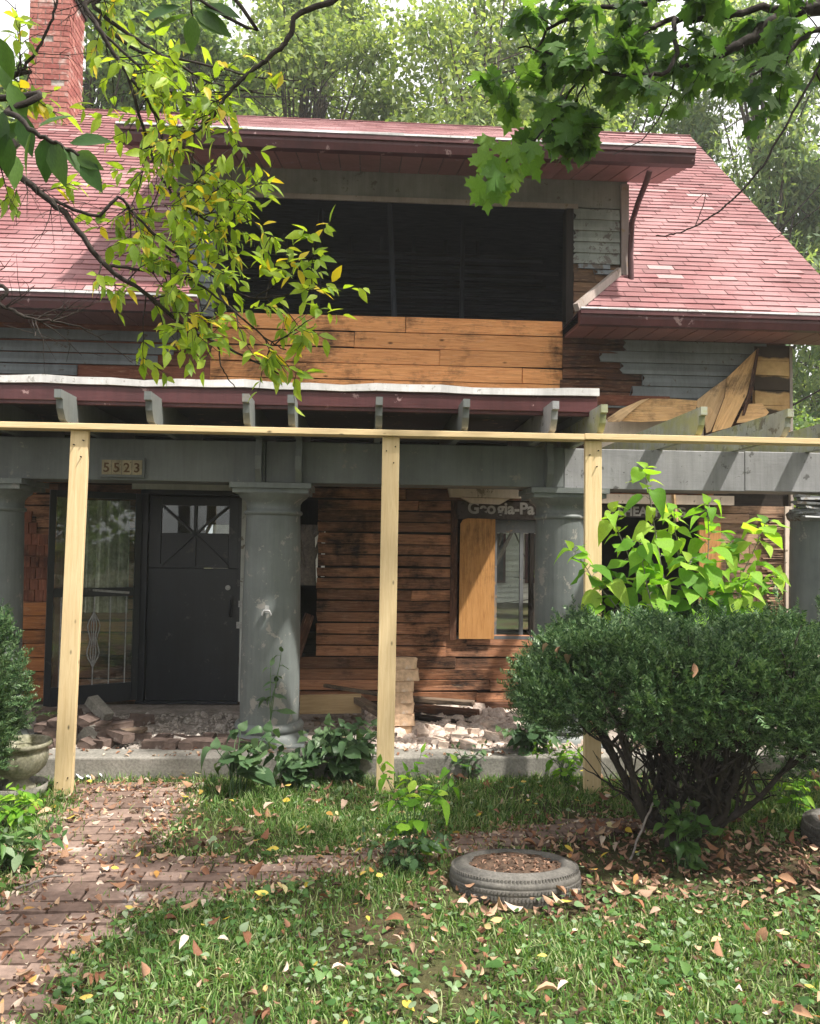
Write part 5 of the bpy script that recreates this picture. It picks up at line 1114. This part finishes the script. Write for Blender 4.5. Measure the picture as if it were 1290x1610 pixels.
B6 = addm([tuple(B1[-2])], [(1060, 130, 3.1), (1045, 170, 3.1), (1015, 215, 3.1), (965, 243, 3.1)], .005, .0015, .003)
B7 = addm([tuple(B1[8])], [(1300, 70, 2.9), (1285, 110, 2.9), (1240, 190, 2.9), (1200, 260, 2.9), (1150, 315, 2.9), (1100, 352, 2.9), (1060, 368, 2.9), (1032, 370, 2.9)], .006, .0022, .003)
B8 = addm([tuple(B7[-14])], [(1110, 305, 2.9), (1090, 320, 2.9)], .002, .001, .002)
B9 = addm([tuple(B7[14])], [(1340, 290, 3.6), (1290, 325, 3.6), (1250, 355, 3.6), (1210, 380, 3.6)], .004, .0015, .003)
B10 = addm([(4.4, 2.5, 4.0)], [(1400, 60, 3.0), (1300, 40, 3.0), (1230, 90, 3.0), (1180, 120, 3.0)], .02, .004)
T2.twigs(B10, 9, .2, .003, 2, (.5, 1), -.1)
for P, k, fr_ in ((B2, 15, (.25, .9)), (B3, 13, (.1, 1)), (B4, 16, (.35, 1)), (B1, 18, (.3, 1)), (B5, 3, (.2, 1))): T2.twigs(P, k, .20, .003, 2, fr_, -.1)
T2.b.build('branches', m_barkf, mt)
leaves_on(T2.tips, T_MAP, .098, m_map, mt, 2, 7, hang=.6, rough_n=.6)
hang = []
for (a, c) in [(775, 232), (800, 240), (825, 245), (770, 255), (790, 265), (810, 262), (835, 262), (845, 240), (765, 300), (780, 305), (795, 300), (770, 318), (790, 285), (812, 285), (875, 200), (895, 205), (860, 205), (915, 190), (885, 225), (905, 215), (925, 215), (940, 225), (870, 180), (930, 200)]: hang.append((a, c, 3.18))
r = np.random.default_rng(77); n = len(hang); scatter('hanging_leaves', T_MAP, [tuple(W(a-6, c-18, Y+r.uniform(-.08, .08))) for a, c, Y in hang], np.c_[r.normal(size=n)*.5, r.normal(size=n)*.3, -np.ones(n)], np.c_[r.normal(size=n)*.35, -np.ones(n), r.normal(size=n)*.35+.2], r.uniform(.09, .13, n), leafmat('sunlit_maple_leaf', [(.09, .20, .04), (.13, .26, .05), (.18, .32, .06)], .5, .4), mt)  # same maple leaf in brighter greens, sunlight put into the colour
# unseen maple crown added above the frame to dapple and block sunlight
TC = Tree(21)
for i in range(9):
    e = (U(-1.2, 1.8), U(-.5, 3.2), U(5.8, 7.6)) if i < 7 else (2.5+U(-.2, .2), 3.9+U(-.3, .3), 6.9+U(-.2, .5)); P = polyline([(4.25, 2.5, 5.5+i*.1), ((4.25+e[0])/2, (2.5+e[1])/2, 6.2+U(0, 1)), e], 6, .02); TC.b.tube([tuple(p) for p in P], taper(len(P), .03, .006), 6); TC.twigs(P, 9, .7, .006, 2, (.3, 1))
TC.b.build('upper_branches', m_barkf, mt); leaves_on(TC.tips, T_MAP, .14, m_map, mt, 4, 8, rough_n=.6, name='upper_leaves')

# ================================================================== BACKGROUND TREES
def bgtree(x, y, H, spread, mat, nc, per, leaf, seed, label, zlo=.25, weep=False, trunk=.28):
    rr = random.Random(seed); r = np.random.default_rng(seed); root = empty('background_tree', (x, y, 0), label, 'tree', 'trees standing behind the house'); b = MB()
    top = (x+rr.uniform(-.6, .6), y+rr.uniform(-.5, .5), H*.92); P = polyline([(x, y, -.1), (x+rr.uniform(-.3, .3), y, H*.3), (x+rr.uniform(-.6, .6), y, H*.6), top], 5, .05, rr); b.tube([tuple(p) for p in P], taper(len(P), trunk, .04), 9)
    C = []; 
    for k in range(nc):
        t = rr.uniform(zlo, 1.0); a = rr.uniform(0, 2*PI); R = spread*(math.sin(PI*min(1, .18+.82*t))**.6)*rr.uniform(.35, 1.0); c = Vector((x+R*math.cos(a), y+R*math.sin(a), H*t)); C.append(c)
        j = int(min(.95, max(.1, t-.18))*(len(P)-1)); m = P[j].lerp(c, .5)+Vector((0, 0, -.2+rr.uniform(-.2, .4))); b.tube([tuple(P[j]), tuple(m), tuple(c)], [.07, .045, .015], 5)
        for e in range(2):
            d = Vector((rr.gauss(0, 1), rr.gauss(0, 1), rr.gauss(0, .6))); b.tube([tuple(m), tuple(m+d*.6), tuple(m+d*1.2)], [.03, .02, .008], 4)
    b.build('trunk', m_bark, root)
    cc = np.array([tuple(c) for c in C]); cs = r.uniform(.55, 1.25, nc)*spread*.30; idx = r.integers(0, nc, nc*per); d = nrm(r.normal(size=(nc*per, 3)))*(r.random((nc*per, 1))**.45)
    pos = cc[idx]+d*cs[idx][:, None]*([1.1, 1.1, .65] if not weep else [.9, .9, 1.3]); ax = r.normal(size=(len(pos), 3))+([0, 0, -.3] if not weep else [0, 0, -.9]); nn = r.normal(size=(len(pos), 3))*.6+[0, -.3, .9]
    scatter('crown', T_DIA if not weep else ([(0, 0, 0), (.5, .16, 0), (1, 0, 0), (.5, -.16, 0)], [(0, 1, 2, 3)]), pos, ax, nn, r.uniform(.6, 1.3, len(pos))*leaf, mat, root); return root
bgtree(-6.5, 19, 15, 3.6, m_bg[1], 52, 420, .19, 1, 'green tree behind the chimney')
bgtree(-11.5, 22, 15, 3.8, m_bg[1], 46, 400, .21, 12, 'green tree at the far left behind the house')
bgtree(-4.6, 20, 16, 3.2, m_bg[1], 50, 420, .19, 14, 'green tree between the chimney and the dormer')
bgtree(-1.5, 22, 18, 4.2, m_bg[0], 70, 520, .20, 2, 'pale green tree rising over the left half of the dormer')
bgtree(3.0, 20, 17, 4.2, m_bg[0], 75, 560, .18, 3, 'pale yellow green tree rising over the right half of the dormer')
bgtree(7.2, 24, 19, 4.2, m_bg[1], 66, 480, .20, 4, 'mid green tree behind the maple leaves')
bgtree(10.5, 21, 17, 3.3, m_bg[2], 62, 520, .26, 5, 'feathery blue green tree right of the roof', .18, True)
bgtree(13.6, 20, 16, 3.2, m_bg[2], 56, 480, .26, 6, 'feathery drooping tree at the right edge', .12, True, .32)
bgtree(6.3, 30, 20, 5, m_bg[1], 50, 420, .26, 7, 'tall green tree far behind the roof ridge')
bgtree(-4, 31, 20, 5.2, m_bg[0], 50, 420, .28, 8, 'tall pale tree far behind the dormer')
bgtree(17.5, 30, 17, 5, m_bg[1], 50, 420, .26, 9, 'far green tree low at the right edge', .1)
bgtree(7.6, 15.5, 5.2, 1.9, m_bg[1], 34, 420, .14, 10, 'low green tree beside the right corner of the house', .12, False, .12)
bgtree(.8, 33, 19, 5.0, m_bg[1], 46, 400, .28, 13, 'tall green tree far behind the middle of the roof')
# unseen street trees added behind the camera for glass reflections and skylight
for (x, y, s_, lab) in ((5.5, -9, 41, 'nearest unseen street tree added opposite the house for reflections'), (1.0, -15, 42, 'farther unseen street tree added opposite the house for reflections'), (10, -13, 43, 'broad unseen street tree added opposite the right side of the house'), (15, -9, 44, 'unseen street tree added at the far right opposite the house')): 
    bgtree(x, y, 10, 4, m_bg[1], 40, 240, .34, s_, lab, .08)

# ================================================================== NEIGHBOUR HOUSE BEHIND
nh = empty('neighbour_house', (0, 24, 0), 'pale clapboard neighbour house with red trim glimpsed through the openings', 'house')  # siding shows through the hole; red trim stands in for a reflected house
m_nsid = paint('cream_clapboard', (.75, .73, .66), .02, (.3, .3, .3), .6, .15)
b = MB(); z = 0
while z < 5: b.prism([(23.98, z), (24.02, z+.16), (24.1, z+.16), (24.1, z)][::-1], 'x', -4.5, 6.5); z += .16
b.build('wall', m_nsid, nh); b = MB(); b.box((-4.45, 24.11, 0), (6.45, 30, 4.99)); b.build('body', m_nsid, nh)
b = MB(); b.prism([(23.5, 4.9), (27, 7.0), (30.5, 4.9), (30.5, 5.1), (27, 7.2), (23.5, 5.1)], 'x', -4.9, 6.9); b.build('roof', m_shin, nh)
for x in (-2.6, 3.3, 4.9):
    b = MB(); b.box((x, 23.9, .6), (x+1.0, 23.97, 2.1)); wfr = b.build('window', m_red, nh); b = MB(); b.box((x+.08, 23.88, .68), (x+.92, 23.895, 2.02)); b.build('pane', m_black, wfr)
bgtree(5.2, 18.2, 3.6, 1.1, m_bg[1], 22, 300, .12, 31, 'small green tree glimpsed through the window behind the house', .15, False, .08)

# ================================================================== AIR
b = MB(); b.box((-60, -45, -1), (60, 75, 24)); hz = b.build('haze', None, kind='stuff', label='faint pale summer haze in the air', cat='haze')
hm = bpy.data.materials.new('haze'); hm.use_nodes = True; ht = hm.node_tree; ht.nodes.remove(ht.nodes['Principled BSDF']); pv_ = ht.nodes.new('ShaderNodeVolumePrincipled')
pv_.inputs['Color'].default_value = (.92, .95, 1, 1); pv_.inputs['Density'].default_value = .0015; pv_.inputs['Anisotropy'].default_value = .2; ht.links.new(pv_.outputs[0], ht.nodes['Material Output'].inputs['Volume']); hz.data.materials.append(hm)
SC.cycles.volume_bounces = 1
